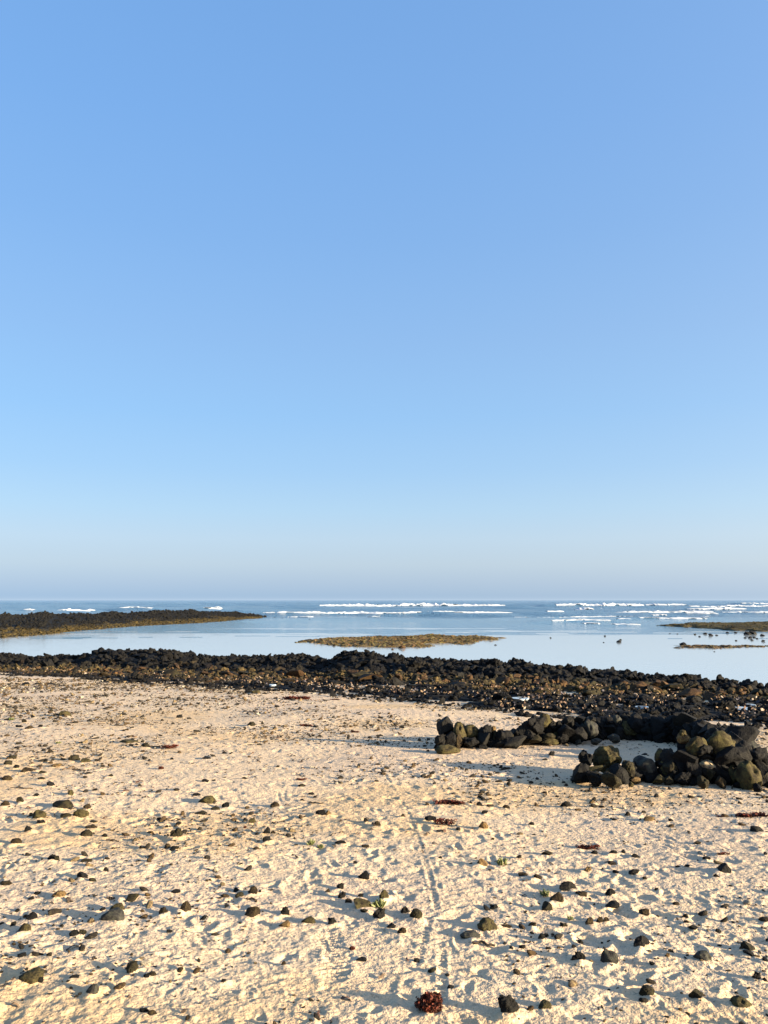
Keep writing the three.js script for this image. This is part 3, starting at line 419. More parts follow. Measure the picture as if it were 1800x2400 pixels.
{
  const r = mulberry(77), spots = [];
  const put = (x, z, s, y) => {
    const c = shoreColour(x, z, r()), v = 0.75 + 0.6 * r();
    spots.push({ x, z, s, y: y ?? shoreHeight(x, z) + s * 0.12, c: c.map(k => k * v) });
  };
  for (let k = 0; k < 32000; k++) {
    const d = 13 + 46 * Math.pow(r(), 0.9), x = (r() * 2 - 1) * d * 0.68, t = across(x, -d);
    if (t < 0.0 || t > 1.25 || inPuddle(x, -d)) continue;
    put(x, -d, (0.036 + 0.031 / Math.pow(r() + 0.02, 0.45)) * (0.75 + 0.6 * smooth(0.3, 0.8, t)));
  }
  for (let k = 0; k < 2600; k++) {                                          // the crest line
    const f = r(), x = lerp(-40, 16, f), s = 0.06 + 0.17 * r() * r() * r() + 0.05 * r(), back = (r() - 0.65) * 2.2;
    const z = -crestDist(x) + back;
    put(x, z, s, Math.min(crestHigh(x) - s * 0.75 - Math.abs(back) * 0.09, shoreHeight(x, z) + s * 0.8));
  }
  for (let k = 0; k < 150; k++) {                                           // broad low slabs of lava between the rubble
    const x = lerp(-26, 13, r()), t = 0.1 + 0.85 * r(), d = lerp(edgeDist(x), crestDist(x), t);
    if (inPuddle(x, -d, 0.4)) continue;
    put(x, -d, 0.22 + 0.30 * r() * r(), shoreHeight(x, -d) + 0.02); spots[spots.length - 1].flat = 0.42;
  }
  for (let k = 0; k < 900; k++) {                                           // loose stones that thin out onto the sand
    const x = lerp(-22, 10, r()), d = edgeDist(x) - 1.6 * r() * r();
    if (inPuddle(x, -d)) continue;
    put(x, -d, 0.03 + 0.09 * r() * r(), sandHeight(x, -d) + 0.01);
  }
  spots.sort((a, b) => b.s / Math.hypot(b.x, b.z) - a.s / Math.hypot(a.x, a.z));
  const palette = [['black', M.lavaBlack], ['dark', M.lavaDark], ['olive', M.oliveDeep], ['brown', M.brown], ['rust', M.rust]];
  spots.filter(s => Math.abs(s.x) < Math.abs(s.z) * 0.53).slice(0, 290).forEach(s => {
    const lum = s.c[0] + s.c[1] + s.c[2], red = s.c[0] / s.c[2];
    const [word, mat] = lum < 0.036 ? palette[0] : lum < 0.06 ? palette[1] : red > 3.0 ? palette[4] : red > 2.4 ? palette[3] : palette[2];
    const m = new THREE.Mesh(pick(word === 'black' || word === 'dark' ? craggy : blocky, r), mat);
    m.position.set(s.x, s.y, s.z); m.quaternion.copy(turned(r, 1.2)); m.scale.set(s.s * (1 + 0.4 * r()), s.s * (s.flat || 0.6 + 0.35 * r()), s.s * (0.9 + 0.3 * r()));
    s.done = true;
    const t = across(s.x, s.z), where = t > 0.75 ? 'on the shore crest' : t > 0.3 ? 'midway up the rocky shore' : 'on the sandy shore edge';
    const big = s.s > 0.24 ? 'large' : s.s > 0.17 ? 'middling' : 'small', form = m.scale.y > m.scale.x * 0.92 ? 'tall' : m.scale.y < m.scale.x * 0.6 ? 'flat' : 'squat';
    const facing = s.x < -11 ? 'across from the lava spit' : s.x < -3 ? 'facing open lagoon' : s.x < 3.5 ? 'across from the weedy islet' : s.x < 9 ? 'behind the stone windbreak' : 'across from the brown reef';
    const look = { black: 'black lava block', dark: 'dark grey lava block', olive: 'olive lava block', brown: 'brown lava block', rust: 'rusty lava block' }[word];
    thing(m, 'shore_rock', `${big} ${form} ${look} ${where} ${facing}`, 'rock', `${big} ${form} ${word} rocks ${where} ${facing}`);
  });
  copiesOf('shore_rubble', 'countless black and brown lava rubble covering the shore', 'rubble', rough, spots.filter(s => !s.done).map(s => ({
    p: new THREE.Vector3(s.x, s.y, s.z), q: turned(r, 2.4), s: new THREE.Vector3(s.s * (0.9 + 0.7 * r()), s.s * (s.flat || 0.45 + 0.4 * r()), s.s * (0.8 + 0.4 * r())), c: rgb(...s.c),
  })), M.copies);

  // dry wrack: curled tan and purple-brown scraps among the stones nearest the sand
  const scrap = new THREE.PlaneGeometry(1, 0.42, 4, 1), sp = scrap.attributes.position;
  for (let k = 0; k < sp.count; k++) sp.setZ(k, 0.22 * Math.cos(sp.getX(k) * 4.2) + 0.12 * sp.getY(k));
  scrap.computeVertexNormals();
  const scraps = [];
  for (let k = 0; k < 11000; k++) {
    const d = 13 + 26 * Math.pow(r(), 0.9), x = (r() * 2 - 1) * d * 0.6, t = across(x, -d);
    const most = x > 1 ? 0.55 : 0.3;
    if (t < -0.01 || t > most * (0.6 + 0.4 * r()) || inPuddle(x, -d, 0.02) || noise2(x / 1.1, d / 1.1, 281) < -0.25 + (x < -6 ? 0.4 : 0)) continue;
    const s = 0.035 + 0.09 * r() * r() + 0.03 * r(), k2 = r();
    const c = k2 < 0.42 ? [0.14, 0.095, 0.055] : k2 < 0.52 ? [0.22, 0.18, 0.14] : k2 < 0.8 ? [0.10, 0.06, 0.04] : [0.05, 0.045, 0.055];
    scraps.push({ p: new THREE.Vector3(x, shoreHeight(x, -d) + 0.06 + 0.12 * r(), -d), q: turned(r, 1.5), s: new THREE.Vector3(s, s, s), c: rgb(...c) });
  }
  copiesOf('dry_wrack', 'dry tan and purple seaweed scraps among the shore stones', 'seaweed', [scrap], scraps,
    new THREE.MeshStandardMaterial({ name: 'dry wrack', color: rgb(1, 1, 1), roughness: 0.85, side: THREE.DoubleSide }));
}
for (const [x, z, w] of PUDDLES) {                                          // little pools left by the tide
  const r = mulberry(Math.round(x * 100) + 900), s = new THREE.Shape(), pts = [];
  for (let k = 0; k < 22; k++) { const a = k / 22 * 6.283, q = 1 + 0.35 * noise2(Math.cos(a) * 1.4 + x, Math.sin(a) * 1.4 + z, 291); pts.push(new THREE.Vector2(Math.cos(a) * w * 0.55 * q, Math.sin(a) * w * 0.6 * q)); }
  s.setFromPoints(pts);
  const g = new THREE.ExtrudeGeometry(s, { depth: 0.1, bevelEnabled: false });
  g.rotateX(-Math.PI / 2);
  let top = 0; for (let k = 0; k < 16; k++) top += shoreHeight(x + (r() - 0.5) * w, z + (r() - 0.5) * w) / 16;
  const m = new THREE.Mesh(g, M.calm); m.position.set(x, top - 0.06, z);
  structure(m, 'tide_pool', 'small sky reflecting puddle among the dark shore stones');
}

// ---------------------------------------------------------------- lava spit, islet and reefs
{
  const ns = 260, nc = 74, pos = [], col = [], uv = [], idx = [], rocks = [], r = mulberry(311);
  const profile = [[-0.3, -0.9], [0, -0.05], [0.12, 0.18], [0.4, 0.38], [0.62, 0.7], [0.82, 1.0], [1, 9], [1.15, 1.2], [1.5, 0.3], [1.9, -1.2]];
  const point = (f, c) => {
    const a = along(SPIT_SHORE, f), b = along(SPIT_TOP, f);
    const x = lerp(a[0], b[0], c), z = lerp(a[1], b[1], c), top = b[2] - 0.55;
    const p = profile.map(([u, h]) => [u, Math.min(h, top)]);
    p[p.findIndex(q => q[0] === 1)][1] = top;
    let h = interp(p, c, 1);
    const w = worley2(x / 2.2, z / 3.2, 321), w2 = worley2(x / 0.8, z / 1.1, 331);
    h += (0.2 * (w[2] - 0.5) + 0.1 * (w2[2] - 0.5) + 0.3 * fbm2(x / 5, z / 6, 3, 341)) * smooth(-0.05, 0.5, c) + 0.05 * (w2[2] - 0.5);
    return [x, h, z];
  };
  const tint = (x, z, c) => {
    const k = c + 0.16 * noise2(x / 3, z / 5, 351) + 0.08 * noise2(x / 0.9, z / 1.5, 352), algae = smooth(0.5, 0.25, k);
    const v = 0.75 + 0.5 * hash2(Math.floor(x * 1.3), Math.floor(z * 1.3), 353);
    return [lerp(0.0085, 0.075, algae) * v, lerp(0.0085, 0.056, algae) * v, lerp(0.0085, 0.021, algae) * v];
  };
  for (let i = 0; i <= ns; i++) for (let j = 0; j <= nc; j++) {
    const c = lerp(-0.3, 1.9, j / nc), p = point(i / ns, c);
    pos.push(...p); uv.push(p[0], p[2]); col.push(...tint(p[0], p[2], c));
    if (i < ns && j < nc) { const a = i * (nc + 1) + j, b = a + nc + 1; idx.push(a, a + 1, b, a + 1, b + 1, b); }
  }
  const g = new THREE.BufferGeometry();
  g.setAttribute('position', new THREE.Float32BufferAttribute(pos, 3)); g.setAttribute('uv', new THREE.Float32BufferAttribute(uv, 2)); g.setAttribute('color', new THREE.Float32BufferAttribute(col, 3));
  g.setIndex(idx); g.computeVertexNormals();
  structure(new THREE.Mesh(g, M.lavaGround), 'lava_spit', 'long low black lava spit with olive weed along its waterline');
  for (let k = 0; k < 9000; k++) {
    const f = r(), c = r() * 1.12, p = point(f, c), ridge = smooth(0.75, 0.95, c), s = (0.07 + 0.10 * r() + (r() < 0.03 ? 0.14 : 0)) * (1 + 0.15 * ridge), t = tint(p[0], p[2], c);
    rocks.push({ p: new THREE.Vector3(p[0], p[1] + s * 0.1, p[2]), q: turned(r, 1.6), s: new THREE.Vector3(s * 1.5, s * (c < 0.5 ? 0.45 : 0.75), s), c: rgb(...t) });
  }
  copiesOf('spit_rubble', 'countless lava stones covering the dark spit', 'rubble', rough, rocks, M.copies);
}
function reef(outline, name, label, high, seed, greens) {
  const xs = outline.map(p => p[0]), zs = outline.map(p => p[1]);
  const x0 = Math.min(...xs) - 3, x1 = Math.max(...xs) + 3, z0 = Math.min(...zs) - 4, z1 = Math.max(...zs) + 3;
  const inside = (x, z) => {                                                // signed distance to the outline
    let d = 99, odd = false;
    for (let k = 0, j = outline.length - 1; k < outline.length; j = k++) {
      const [ax, az] = outline[j], [bx, bz] = outline[k], ux = bx - ax, uz = bz - az, t = clamp(((x - ax) * ux + (z - az) * uz) / (ux * ux + uz * uz));
      d = Math.min(d, Math.hypot(x - ax - ux * t, z - az - uz * t));
      if ((az > z) !== (bz > z) && x < (bx - ax) * (z - az) / (bz - az) + ax) odd = !odd;
    }
    return odd ? d : -d;
  };
  const height = (x, z) => {
    const s = inside(x, z) - 0.9 + 1.6 * noise2(x / 2.6, z / 4, seed) + 0.9 * noise2(x / 0.8, z / 1.6, seed + 1), w = worley2(x / 0.8, z / 1.2, seed + 2);
    return (s < 0 ? 0.10 * s : high * (1 - Math.exp(-s / 2.2))) + 0.09 * (w[2] - 0.5) + 0.12 * high * 3 * fbm2(x / 3, z / 4, 3, seed + 5) * smooth(-1, 2, s) - 0.03;
  };
  const colour = (x, z) => { const k = hash2(Math.floor(x * 1.6), Math.floor(z * 1.1), seed + 7) * 0.5 + 0.5 * (0.5 + 0.5 * noise2(x / 2, z / 2.6, seed + 8)); return k < 0.3 ? greens[2] : k < 0.66 ? greens[0] : greens[1]; };
  const nx = Math.min(240, Math.ceil((x1 - x0) / 0.14)), nz = Math.min(150, Math.ceil((z1 - z0) / 0.3)), dists = [], cols = [];
  for (let k = 0; k <= nz; k++) dists.push(lerp(-z1, -z0, k / nz));
  for (let k = 0; k <= nx; k++) cols.push(lerp(x0, x1, k / nx));
  structure(new THREE.Mesh(sheet(dists, cols, () => 1, height, colour), M.lavaGround), name, label);
  const r = mulberry(seed), rocks = [];
  for (let k = 0; k < 5200; k++) {
    const x = lerp(x0, x1, r()), z = lerp(z0, z1, r());
    if (inside(x, z) < 0.2 * r()) continue;
    const s = 0.04 + 0.08 * r() * r() + 0.03 * r();
    rocks.push({ p: new THREE.Vector3(x, height(x, z) + s * 0.2, z), q: turned(r, 0.5), s: new THREE.Vector3(s * 2.2, s * 0.45, s * 1.3), c: rgb(...colour(x + 0.3, z).map(v => v * (0.85 + 0.3 * r()))) });
  }
  copiesOf(`${name}_stones`, `countless weedy stones on the ${name.replace(/_/g, ' ')}`, 'rubble', rough, rocks, M.copies);
}
const weedy = [[0.185, 0.132, 0.056], [0.235, 0.168, 0.078], [0.105, 0.078, 0.034]];
reef(ISLET, 'weedy_islet', 'low olive brown weedy islet lying in the lagoon', 0.30, 401, weedy);
reef(REEF_FAR, 'green_reef', 'dark green weedy reef flat behind scattered water rocks', 0.42, 431, [[0.095, 0.075, 0.025], [0.125, 0.094, 0.034], [0.045, 0.036, 0.014]]);
reef(REEF_NEAR, 'brown_reef', 'thin brown reef strip barely above the still lagoon', 0.14, 461, [[0.14, 0.10, 0.055], [0.18, 0.13, 0.075], [0.08, 0.062, 0.035]]);
{
  const r = mulberry(481);
  for (const [x, z, w] of WATER_ROCKS) {
    const m = new THREE.Mesh(pick(rounded.concat(blocky), r), z > -67 && Math.abs(x - 1.5) < 1 ? M.rust : pick([M.lavaDark, M.lavaBlack], r)), h = w * (0.5 + 0.25 * r());
    m.position.set(x, h * 0.22, z); m.scale.set(w * 0.55, h * 0.5, w * 0.5); m.rotation.y = r() * 6.3;
    const left = x < -15;
    const label = Math.abs(x - 1.5) < 0.3 ? 'rusty brown boulder standing at the islet waterline' : x < 13 && !left ? 'small dark rock poking out of the lagoon beside the weedy islet'
      : left ? 'small dark rock in the water off the tip of the lava spit' : w > 0.5 ? 'large dark rock standing in the shallows before the green reef' : 'small dark rock standing in the shallows before the green reef';
    thing(m, 'water_rock', label, 'rock', label.replace(' rock ', ' rocks '));
  }
}

// ---------------------------------------------------------------- the water, from the lagoon to the horizon
const WAVES = [];
{
  const r = mulberry(501);
  for (let k = 0; k < 16; k++) { const L = 5 * Math.pow(1.19, k), a = Math.PI / 2 + (r() - 0.5) * (k > 9 ? 0.5 : 1.5); WAVES.push([Math.cos(a) * 6.283 / L, Math.sin(a) * 6.283 / L, r() * 6.3, 0.0048 * L]); }
}
const swellOf = BREAKERS.map(([x0, x1, z, high], k) => ({ x0: x0 - 6 - 0.12 * (x1 - x0), x1: x1 + 6 + 0.12 * (x1 - x0), z, h: high * 0.62, k: 601 + k, w: 2.2 + high * 1.6 }));
const lineBend = (x, k) => 1.6 * noise2(x / 9, k, 534);
function breakerSwell(x, z) {                                               // the raised water that carries each line of foam
  let h = 0;
  for (const s of swellOf) { const dz = z - s.z; if (dz < -22 || dz > 12 || x < s.x0 || x > s.x1) continue; const q = (dz + 1.5 - lineBend(x, s.k)) / (dz < 0 ? s.w * 1.7 : s.w); h = Math.max(h, s.h * Math.exp(-q * q) * smooth(s.x0, s.x0 + 8, x) * smooth(s.x1, s.x1 - 8, x)); }
  return h;
}
const shelter = (x, z) => smooth(105, 240, -z + 14 * noise2(x / 22, z / 30, 511));
function seaHeight(x, z) {
  const d = -z, a = shelter(x, z) * smooth(2600, 900, d);
  const lift = d > 100 && d < 640 ? breakerSwell(x, z) : 0;
  if (a <= 0) return lift;
  let h = 0;
  const gust = 0.75 + 0.5 * noise2(x / 45, z / 60, 512);
  for (const [kx, kz, ph, am] of WAVES) h += am * Math.sin(kx * x + kz * z + ph + 0.8 * noise2(x / 30, z / 30, 513));
  return a * gust * h + lift;
}
{
  const dists = [];
  for (let d = 24; d < 90; d += 1.5) dists.push(d);
  for (let d = 90; d < 15000;) { dists.push(d); d += d < 320 ? 0.8 : d < 700 ? 1.6 : 1.6 * Math.pow(d / 700, 3.2); }
  dists.push(15000, 30000);
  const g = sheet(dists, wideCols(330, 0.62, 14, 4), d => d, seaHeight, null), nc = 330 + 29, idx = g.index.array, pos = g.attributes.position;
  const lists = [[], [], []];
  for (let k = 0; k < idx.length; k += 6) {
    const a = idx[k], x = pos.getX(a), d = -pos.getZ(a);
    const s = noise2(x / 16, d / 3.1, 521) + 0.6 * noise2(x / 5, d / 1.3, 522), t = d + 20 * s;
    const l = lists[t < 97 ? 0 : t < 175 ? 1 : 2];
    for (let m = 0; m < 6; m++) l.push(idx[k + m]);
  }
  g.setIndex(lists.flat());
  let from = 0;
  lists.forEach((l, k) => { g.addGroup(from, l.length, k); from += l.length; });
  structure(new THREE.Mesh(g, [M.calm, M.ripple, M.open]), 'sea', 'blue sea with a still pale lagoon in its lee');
}
function breaker(x0, x1, z, high, seed) {                                   // a roller of foam: long back, lumpy white crest, torn apron in front
  const len = x1 - x0, n = Math.round(clamp(len / 0.25, 40, 460)), across = 13, pos = [], idx = [];
  const deep = Math.max(4, high * 4);
  for (let i = 0; i <= n; i++) {
    const f = i / n, x = lerp(x0, x1, f), ends = Math.pow(Math.sin(Math.PI * clamp(f)), 0.4);
    const tall = high * ends * (0.30 + 0.14 * noise2(x / (5 + high * 6), seed, 531) + 0.16 * noise2(x / (0.9 + high), seed, 532) + 0.12 * noise2(x / (0.35 + high * 0.35), seed, 533));
    const zc = z - 1.5 + lineBend(x, seed);
    for (let j = 0; j <= across; j++) {
      const c = j / across * 2 - 1;                                         // -1 seaward back .. 1 foot in front
      const prof = c < 0 ? Math.pow(1 + c, 1.3) : Math.pow(Math.max(0, 1 - c), 0.7);
      const lump = 1 + 0.45 * noise3(x / (0.5 + high * 0.8), c * 5, seed, 535);
      const zz = zc + deep * 0.5 * c * (c > 0 ? 0.9 : 0.5) + 0.35 * noise2(x / (0.8 + high), c * 3 + seed, 536);
      pos.push(x, seaHeight(x, zz) + (Math.abs(c) === 1 ? -0.12 : 0.03) + Math.max(-0.2, tall * prof * lump), zz);
      if (i < n && j < across) {
        const a = i * (across + 1) + j, b = a + across + 1;
        const torn = noise2(x / (1.4 + high), c * 2.2 + seed, 537) + 0.5 * noise2(x / (0.4 + high * 0.3), c * 6, 538);
        if (torn < (c > 0.15 ? 0.95 - 0.6 * c : c < -0.4 ? 0.2 : 2) && tall > 0.02) idx.push(a, a + 1, b, a + 1, b + 1, b);
      }
    }
  }
  const g = new THREE.BufferGeometry();
  g.setAttribute('position', new THREE.Float32BufferAttribute(pos, 3)); g.setIndex(idx); g.computeVertexNormals();
  return new THREE.Mesh(g, M.foam);
}
BREAKERS.forEach(([x0, x1, z, high], k) => {
  const beyond = x0 < -60, long = x1 - x0 > 35, label = beyond ? 'white surf breaking behind the lava spit' : long && z < -350 ? 'long white breaker rolling in below the horizon' : long ? 'long low line of white foam rolling towards the lagoon'
    : x1 - x0 > 12 ? 'middling white breaker among the surf lines' : 'short white burst of foam among the surf lines';
  thing(breaker(x0, x1, z, high, 601 + k), 'breaking_wave', label, 'wave', label.replace(/^(\w+)/, 'all $1'));
});

// ---------------------------------------------------------------- stone windbreak: a dry ring of piled lava stones
{
  const root = new THREE.Group(), bx = 3, bz = -10.6, by = slope(bz);
  root.position.set(bx, by, bz);
  const r = mulberry(701);
  const kinds = {
    d: [() => pick([...craggy, ...blocky, ...blocky], r), () => pick([M.lavaBlack, M.lavaBlack, M.lavaBlack, M.lavaDark], r)], o: [() => pick([...rounded, ...blocky, ...pitted], r), () => pick([M.olive, M.oliveDeep, M.oliveDeep], r)],
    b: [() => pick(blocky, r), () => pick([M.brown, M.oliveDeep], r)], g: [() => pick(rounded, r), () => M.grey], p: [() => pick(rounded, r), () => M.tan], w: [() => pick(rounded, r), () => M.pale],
  };
  const stone = (x, y, z, w, h, kind, label, shape) => {
    const [geo, mat] = kinds[kind], m = new THREE.Mesh(shape || geo(), kind === 'o' && w * h > 0.03 ? M.olive : mat());
    m.position.set(x - bx, y - by, z - bz); const grow = kind === 'o' && label ? 0.64 : 0.61;
    m.scale.set(w * grow, h * grow, (w + h) * 0.26 * (0.9 + 0.3 * r()));
    m.rotation.set((r() - 0.5) * 0.3, Math.floor(r() * 4) * Math.PI / 2 * (Math.abs(w - h) < 0.3 * w ? 1 : 2) + (r() - 0.5) * 0.5, (r() - 0.5) * 0.3);
    m.name = w * h > 0.045 ? 'boulder' : 'stone'; if (label) m.userData.label = label;
    root.add(m);
  };
  WINDBREAK_STONES.forEach(([x, y, z, w, h, k]) => {
    const big = w > 0.24 && h > 0.24 && k === 'o';
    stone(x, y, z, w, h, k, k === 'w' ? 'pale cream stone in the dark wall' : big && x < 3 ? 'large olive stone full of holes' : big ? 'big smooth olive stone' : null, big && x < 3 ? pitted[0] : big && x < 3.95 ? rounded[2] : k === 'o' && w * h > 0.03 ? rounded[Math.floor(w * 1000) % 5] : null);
  });
  const heap = (path, heights, step, size, depths) => {
    const line = path.map((p, k) => [...p, heights[k]]);
    let total = 0; for (let k = 1; k < path.length; k++) total += Math.hypot(path[k][0] - path[k - 1][0], path[k][1] - path[k - 1][1]);
    for (const back of depths) for (let f = 0; f < 1; f += step / total) {
      const [x, z, tall] = along(line, f + r() * 0.01), g = sandHeight(x, z), s = size * (0.8 + 0.5 * r());
      for (let y = s * 0.3; y < tall - s * 0.25 - back * 0.1; y += s * 0.62) {
        const q = s * (0.75 + 0.5 * r());
        stone(x + (r() - 0.5) * 0.06, g + y, z - back + (r() - 0.5) * 0.08, q * 1.25, q, r() < 0.97 ? 'd' : 'o');
      }
    }
  };
  heap(BACK_PATH, [0.16, 0.16, 0.22, 0.30, 0.34, 0.38, 0.38, 0.38, 0.38, 0.38], 0.19, 0.19, [0.0, 0.24]);
  heap(FRONT_PATH, [0.12, 0.16, 0.22, 0.34, 0.44, 0.46, 0.46], 0.2, 0.18, [0.26]);
  thing(root, 'stone_windbreak', 'horseshoe windbreak of piled dark lava stones on the sand', 'stone wall');
}

// ---------------------------------------------------------------- stones, seaweed, stems and plants on the sand
const LANDMARKS = [];                                                       // what a stone lies beside
STONE_SPOTS.s.forEach(([x, z, w, h]) => LANDMARKS.push([x, z, -z < 4 ? 'the frilly red seaweed clump' : w > 0.6 ? 'a long red seaweed strand' : 'a short red seaweed strand']));
STONE_SPOTS.g.forEach(([x, z]) => LANDMARKS.push([x, z, 'a yellow green succulent']));
STONE_SPOTS.k.forEach(([x, z]) => LANDMARKS.push([x, z, 'a thin dark stem']));
STONE_SPOTS.r.concat(STONE_SPOTS.q).filter(e => e[2] > 0.22).forEach(([x, z]) => LANDMARKS.push([x, z, 'a big rounded stone']));
LANDMARKS.push([1, -11.8, 'the low end of the windbreak'], [2.3, -8.9, 'the front end of the windbreak'], [4, -8.6, 'the high side of the windbreak'], [2.2, -10.4, 'the windbreak opening']);
function where(x, z, self) {
  let best = 0.13 * -z * 0.5 + 0.12, word = null;
  for (const [lx, lz, w] of LANDMARKS) { const d = Math.hypot(lx - x, lz - z); if (d > 0.01 && d < best) { best = d; word = w; } }
  if (word) return 'beside ' + word;
  const [t] = lineDistance(TYRE_TRACK, x, z), d = -z;
  if (Math.abs(t) < 0.22) return 'right next to the tyre track';
  const side = x < interp(TYRE_TRACK.map(p => [-p[1], p[0]]), d, 1) ? 'on stony sand across the tyre track from the windbreak' : 'on open sand between tyre track and windbreak';
  return d > 14 ? 'on far sand just below the rocky shore' : side;
}
function lay(mesh, x, z, w, h, sink, r) {
  const full = h / (1 - sink);
  mesh.position.set(x, sandHeight(x, z) - bank(h) * 0.75 + full * (0.5 - sink), z - w * 0.2);
  mesh.scale.set(w * 0.53, full * 0.53, w * (0.36 + 0.14 * r()));
  mesh.rotation.set((r() - 0.5) * 0.25, (r() - 0.5) * 0.7 + (r() < 0.5 ? Math.PI : 0), (r() - 0.5) * 0.3);
}
{
  const r = mulberry(801);
  const how = {
    d: ['jagged black lava stone', () => pick([...craggy, ...blocky], r), () => pick([M.lavaBlack, M.lavaDark, M.lavaDark], r), 0.36], r: ['rounded olive beach stone', () => pick([...rounded, ...rounded, ...pitted, ...blocky], r), () => pick([M.olive, M.oliveDeep], r), 0.45],
    b: ['brown pitted lava stone', () => pick([...pitted, ...blocky, ...craggy], r), () => pick([M.brown, M.brown, M.oliveDeep], r), 0.4], q: ['smooth grey pebble', () => pick(rounded, r), () => M.grey, 0.36], t: ['tan sandy stone', () => pick([...blocky, ...craggy], r), () => M.tan, 0.4],
  };
  for (const key of 'drbqt') for (const [x, z, w, h] of STONE_SPOTS[key]) {
    const [word, geo, mat, sink] = how[key], m = new THREE.Mesh(geo(), mat());
    lay(m, x, z, w * 0.9, Math.min(h * 0.78, w * 0.66), sink, r);
    const size = w > 0.3 ? 'big' : w > 0.16 ? 'middling' : w > 0.08 ? 'small' : 'tiny', d = -z;
    const form = h > w * 0.75 ? 'upright' : h < w * 0.36 ? 'flat' : 'low';
    let label = `${size} ${form} ${word} ${where(x, z)}`;
    if (key === 'd' && d < 4 && Math.abs(x - 0.55) < 0.12) label = 'angular black lava stone right of the red seaweed clump';
    thing(m, 'beach_stone', label, 'stone', label.replace(word, word + 's'));
  }
  // fine dark and tan grit strewn everywhere, too small to count
  const grit = [];
  for (let k = 0; k < 60000; k++) {
    const d = 2.2 + 30 * Math.pow(r(), 0.8), x = (r() * 2 - 1) * (d * 0.66);
    if (d > edgeDist(x) - 0.3 || noise2(x / 1.4, d / 1.4, 811) + 0.5 * noise2(x / 0.4, d / 0.4, 812) + 0.35 * smooth(1, -5, x) < -0.35 + r() * 0.9) continue;
    const s = (0.003 + 0.005 * r() + (r() < 0.07 ? 0.011 : 0)) * (0.7 + d * 0.075), c = r();
    grit.push({ p: new THREE.Vector3(x, sandHeight(x, -d) + s * 0.25, -d), q: turned(r, 1.2), s: new THREE.Vector3(s * (1.2 + r()), s * 0.7, s), c: c < 0.5 ? rgb(0.05, 0.042, 0.034) : c < 0.8 ? rgb(0.13, 0.085, 0.045) : c < 0.92 ? rgb(0.34, 0.25, 0.15) : rgb(0.6, 0.54, 0.46) });
  }
  copiesOf('beach_grit', 'fine dark and tan grit strewn over the sand', 'grit', rough.slice(0, 3).map((_, k) => makeRock(51 + k, 1, { cuts: 4, lump: 0.3, fine: 0.05, depth: 0.6 })), grit, M.copies);
}
{                                                                           // thin dark scraps of dried weed in loose drifts
  const r = mulberry(871), scraps = [], g = new THREE.PlaneGeometry(1, 0.4, 6, 2), p = g.attributes.position;
  for (let k = 0; k < p.count; k++) { const u = p.getX(k), v = p.getY(k); p.setXYZ(k, u, v * (1 - 1.6 * u * u) + 0.12 * Math.sin(u * 7), 0.13 * Math.sin(u * 5 + 1) + 0.1 * Math.cos(v * 9 + u * 4)); }
  g.rotateX(-Math.PI / 2); g.computeVertexNormals();
  for (let k = 0; k < 5200; k++) {
    const d = 2.6 + 24 * Math.pow(r(), 0.8), x = (r() * 2 - 1) * d * 0.62;
    if (d > edgeDist(x) - 0.2 || noise2(x / 0.9, d / 1.1, 872) + 0.6 * noise2(x / 0.3, d / 0.3, 873) + 0.3 * smooth(2, -4, x) < 0.35) continue;
    const s = (0.018 + 0.045 * r() * r()) * (0.7 + d * 0.06), c = r();
    scraps.push({ p: new THREE.Vector3(x, sandHeight(x, -d) + 0.14 * s, -d), q: turned(r, 0.5), s: new THREE.Vector3(s * (0.8 + 0.8 * r()), s, s), c: c < 0.6 ? rgb(0.035, 0.022, 0.014) : c < 0.85 ? rgb(0.07, 0.03, 0.018) : rgb(0.14, 0.09, 0.05) });
  }
  copiesOf('weed_scraps', 'tiny dark scraps of dried weed drifted over the sand', 'seaweed', [g], scraps, new THREE.MeshStandardMaterial({ name: 'dried weed', color: rgb(1, 1, 1), roughness: 0.9, side: THREE.DoubleSide }));
}
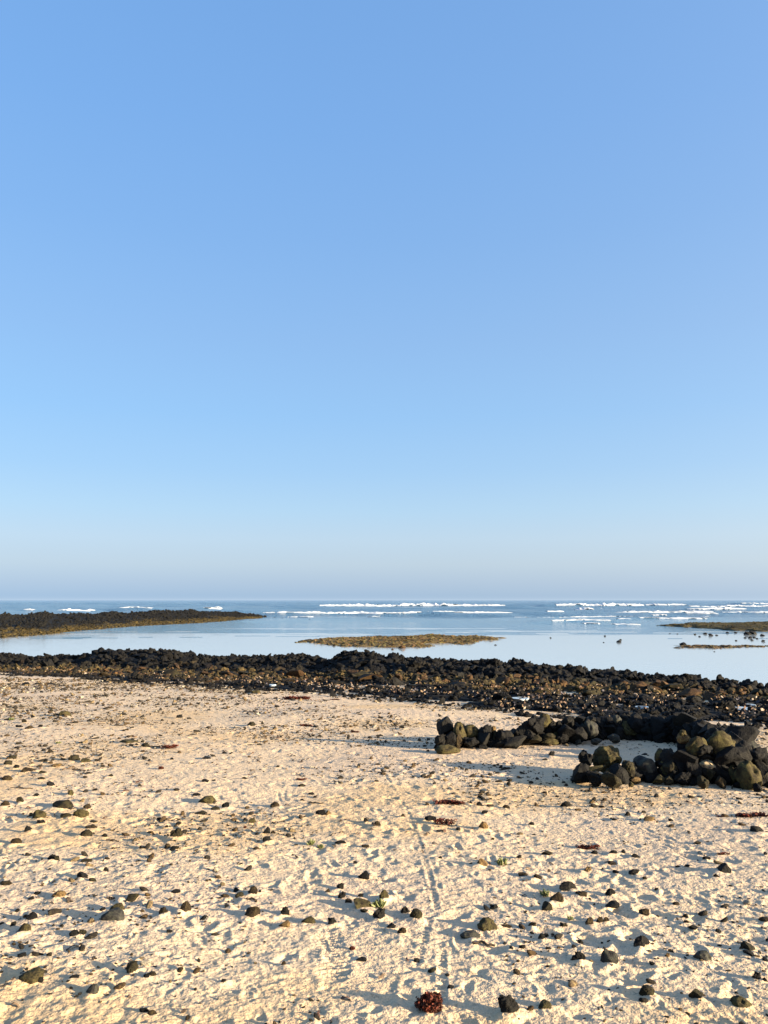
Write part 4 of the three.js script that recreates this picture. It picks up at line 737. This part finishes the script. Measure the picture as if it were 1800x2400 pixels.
function seaweed(w, h, seed) {                                              // a tangle of frilled ribbons
  const r = mulberry(seed), parts = [], clump = w / h < 2.2, n = clump ? 520 : Math.round(40 + 160 * w);
  for (let k = 0; k < n; k++) {
    const len = clump ? w * (0.09 + 0.11 * r()) : w * (0.12 + 0.24 * r()), wid = clump ? w * 0.045 * (0.6 + r()) : Math.min(0.025, 0.05 * w) * (0.5 + r()), seg = 7, g = new THREE.PlaneGeometry(len, wid, seg, 2), p = g.attributes.position, col = [];
    const a = r() * 6.3, b = r() * 6.3, curl = 1 + 2.5 * r(), tone = 0.5 + 0.9 * r(), red = r();
    for (let m = 0; m < p.count; m++) {
      const u = p.getX(m) / len, v = p.getY(m) / wid;
      p.setXYZ(m, p.getX(m), p.getY(m) + len * 0.12 * Math.sin(u * 5 * curl + a), len * 0.10 * Math.sin(u * 6 * curl + b) + wid * 0.5 * v * Math.sin(u * 14 + a));
      col.push((red < 0.6 ? 0.095 : 0.045) * tone, (red < 0.6 ? 0.020 : 0.017) * tone, (red < 0.6 ? 0.010 : 0.010) * tone);
    }
    g.setAttribute('color', new THREE.Float32BufferAttribute(col, 3));
    g.rotateX(clump ? (r() - 0.5) * 3 : -1.3 + (r() - 0.5) * 1.0); g.rotateZ((r() - 0.5) * (clump ? 3 : 0.5)); g.rotateY(clump ? r() * 6.3 : (r() - 0.5) * 1.0);
    if (clump) { const q = Math.sqrt(r()) * 0.36, f = r() * 6.3, lobes = 1 + 0.2 * Math.sin(3 * f + seed); g.translate(Math.cos(f) * q * w * lobes, h * (0.08 + 0.62 * r() * Math.sqrt(Math.max(0, 1 - q * q * 6))), Math.sin(f) * q * w * 0.8); }
    else { const u = r() - 0.5; g.translate(u * w * 0.8, h * (0.1 + 0.45 * r()), Math.sin(u * 7 + seed) * w * 0.06 + (r() - 0.5) * w * 0.12); }
    parts.push(g);
  }
  const g = mergeGeometries(parts); g.computeVertexNormals();
  return new THREE.Mesh(g, M.seaweed);
}
STONE_SPOTS.s.forEach(([x, z, w, h], k) => {
  const m = seaweed(w, h, 900 + k), d = -z;
  m.position.set(x, sandHeight(x, z), z);
  const label = d < 4 ? 'frilly dark red seaweed clump on the tyre track' : w / h < 2.6 ? 'small clump of red brown seaweed on the open sand' : w > 0.6 ? 'long strand of red seaweed washed onto the sand' : 'short strand of red brown seaweed on the sand';
  thing(m, 'seaweed', label, 'seaweed', d < 4 ? null : label.replace('a ', ''));
});
STONE_SPOTS.k.forEach(([x, z, w, h], k) => {                                // dark dried stems
  const r = mulberry(950 + k), pts = [];
  for (let i = 0; i <= 6; i++) { const f = i / 6 - 0.5, px = x + f * w, pz = z + f * w * 0.35 * (r() - 0.5) + 0.02 * (r() - 0.5) - Math.sin(i) * w * 0.05; pts.push(new THREE.Vector3(px - x, sandHeight(px, pz) - sandHeight(x, z) + Math.min(0.012, h * 0.3) * (1 + r()), pz - z)); }
  const g = new THREE.TubeGeometry(new THREE.CatmullRomCurve3(pts), 24, Math.min(0.011, Math.max(0.005, h * 0.28)), 7), p = g.attributes.position;
  for (let i = 0; i < p.count; i++) { const f = p.getX(i) / w + 0.5, s = 0.0035 * noise3(p.getX(i) * 40, p.getY(i) * 60, p.getZ(i) * 60, 961); p.setY(i, p.getY(i) + s - 0.004 * smooth(0.6, 1, f)); }
  g.computeVertexNormals();
  const m = new THREE.Mesh(g, M.stem); m.position.set(x, sandHeight(x, z), z);
  const label = -z < 6 ? 'thin dark dried stem among the nearest stones' : 'thin dark dried stem lying flat on the open sand';
  thing(m, 'dry_stem', label, 'stem', label.replace('thin', 'all thin'));
});
STONE_SPOTS.g.forEach(([x, z, w, h], k) => {                                // little succulent plants
  const r = mulberry(970 + k), parts = [];
  for (let i = 0; i < 46; i++) {
    const len = h * (0.5 + 0.6 * r()), g = new THREE.SphereGeometry(1, 6, 5); g.scale(len * 0.16, len * 0.5, len * 0.07); g.translate(0, len * 0.45, 0);
    g.rotateX((r() - 0.5) * 1.9); g.rotateZ((r() - 0.5) * 1.9); g.rotateY(r() * 6.3);
    const q = Math.sqrt(r()) * 0.36 * w, f = r() * 6.3; g.translate(Math.cos(f) * q, h * 0.2 * r(), Math.sin(f) * q);
    parts.push(g);
  }
  const m = new THREE.Mesh(mergeGeometries(parts), M.leaf); m.position.set(x, sandHeight(x, z), z);
  const label = -z < 5.9 && x < 0.2 ? 'yellow green succulent plant between the dark stones' : -z < 7.5 ? 'small yellow green succulent plant on stony sand' : 'tiny yellow green plant on the far trampled sand';
  thing(m, 'beach_plant', label, 'plant', label.replace('plant', 'plants'));
});

renderer.render(scene, camera);
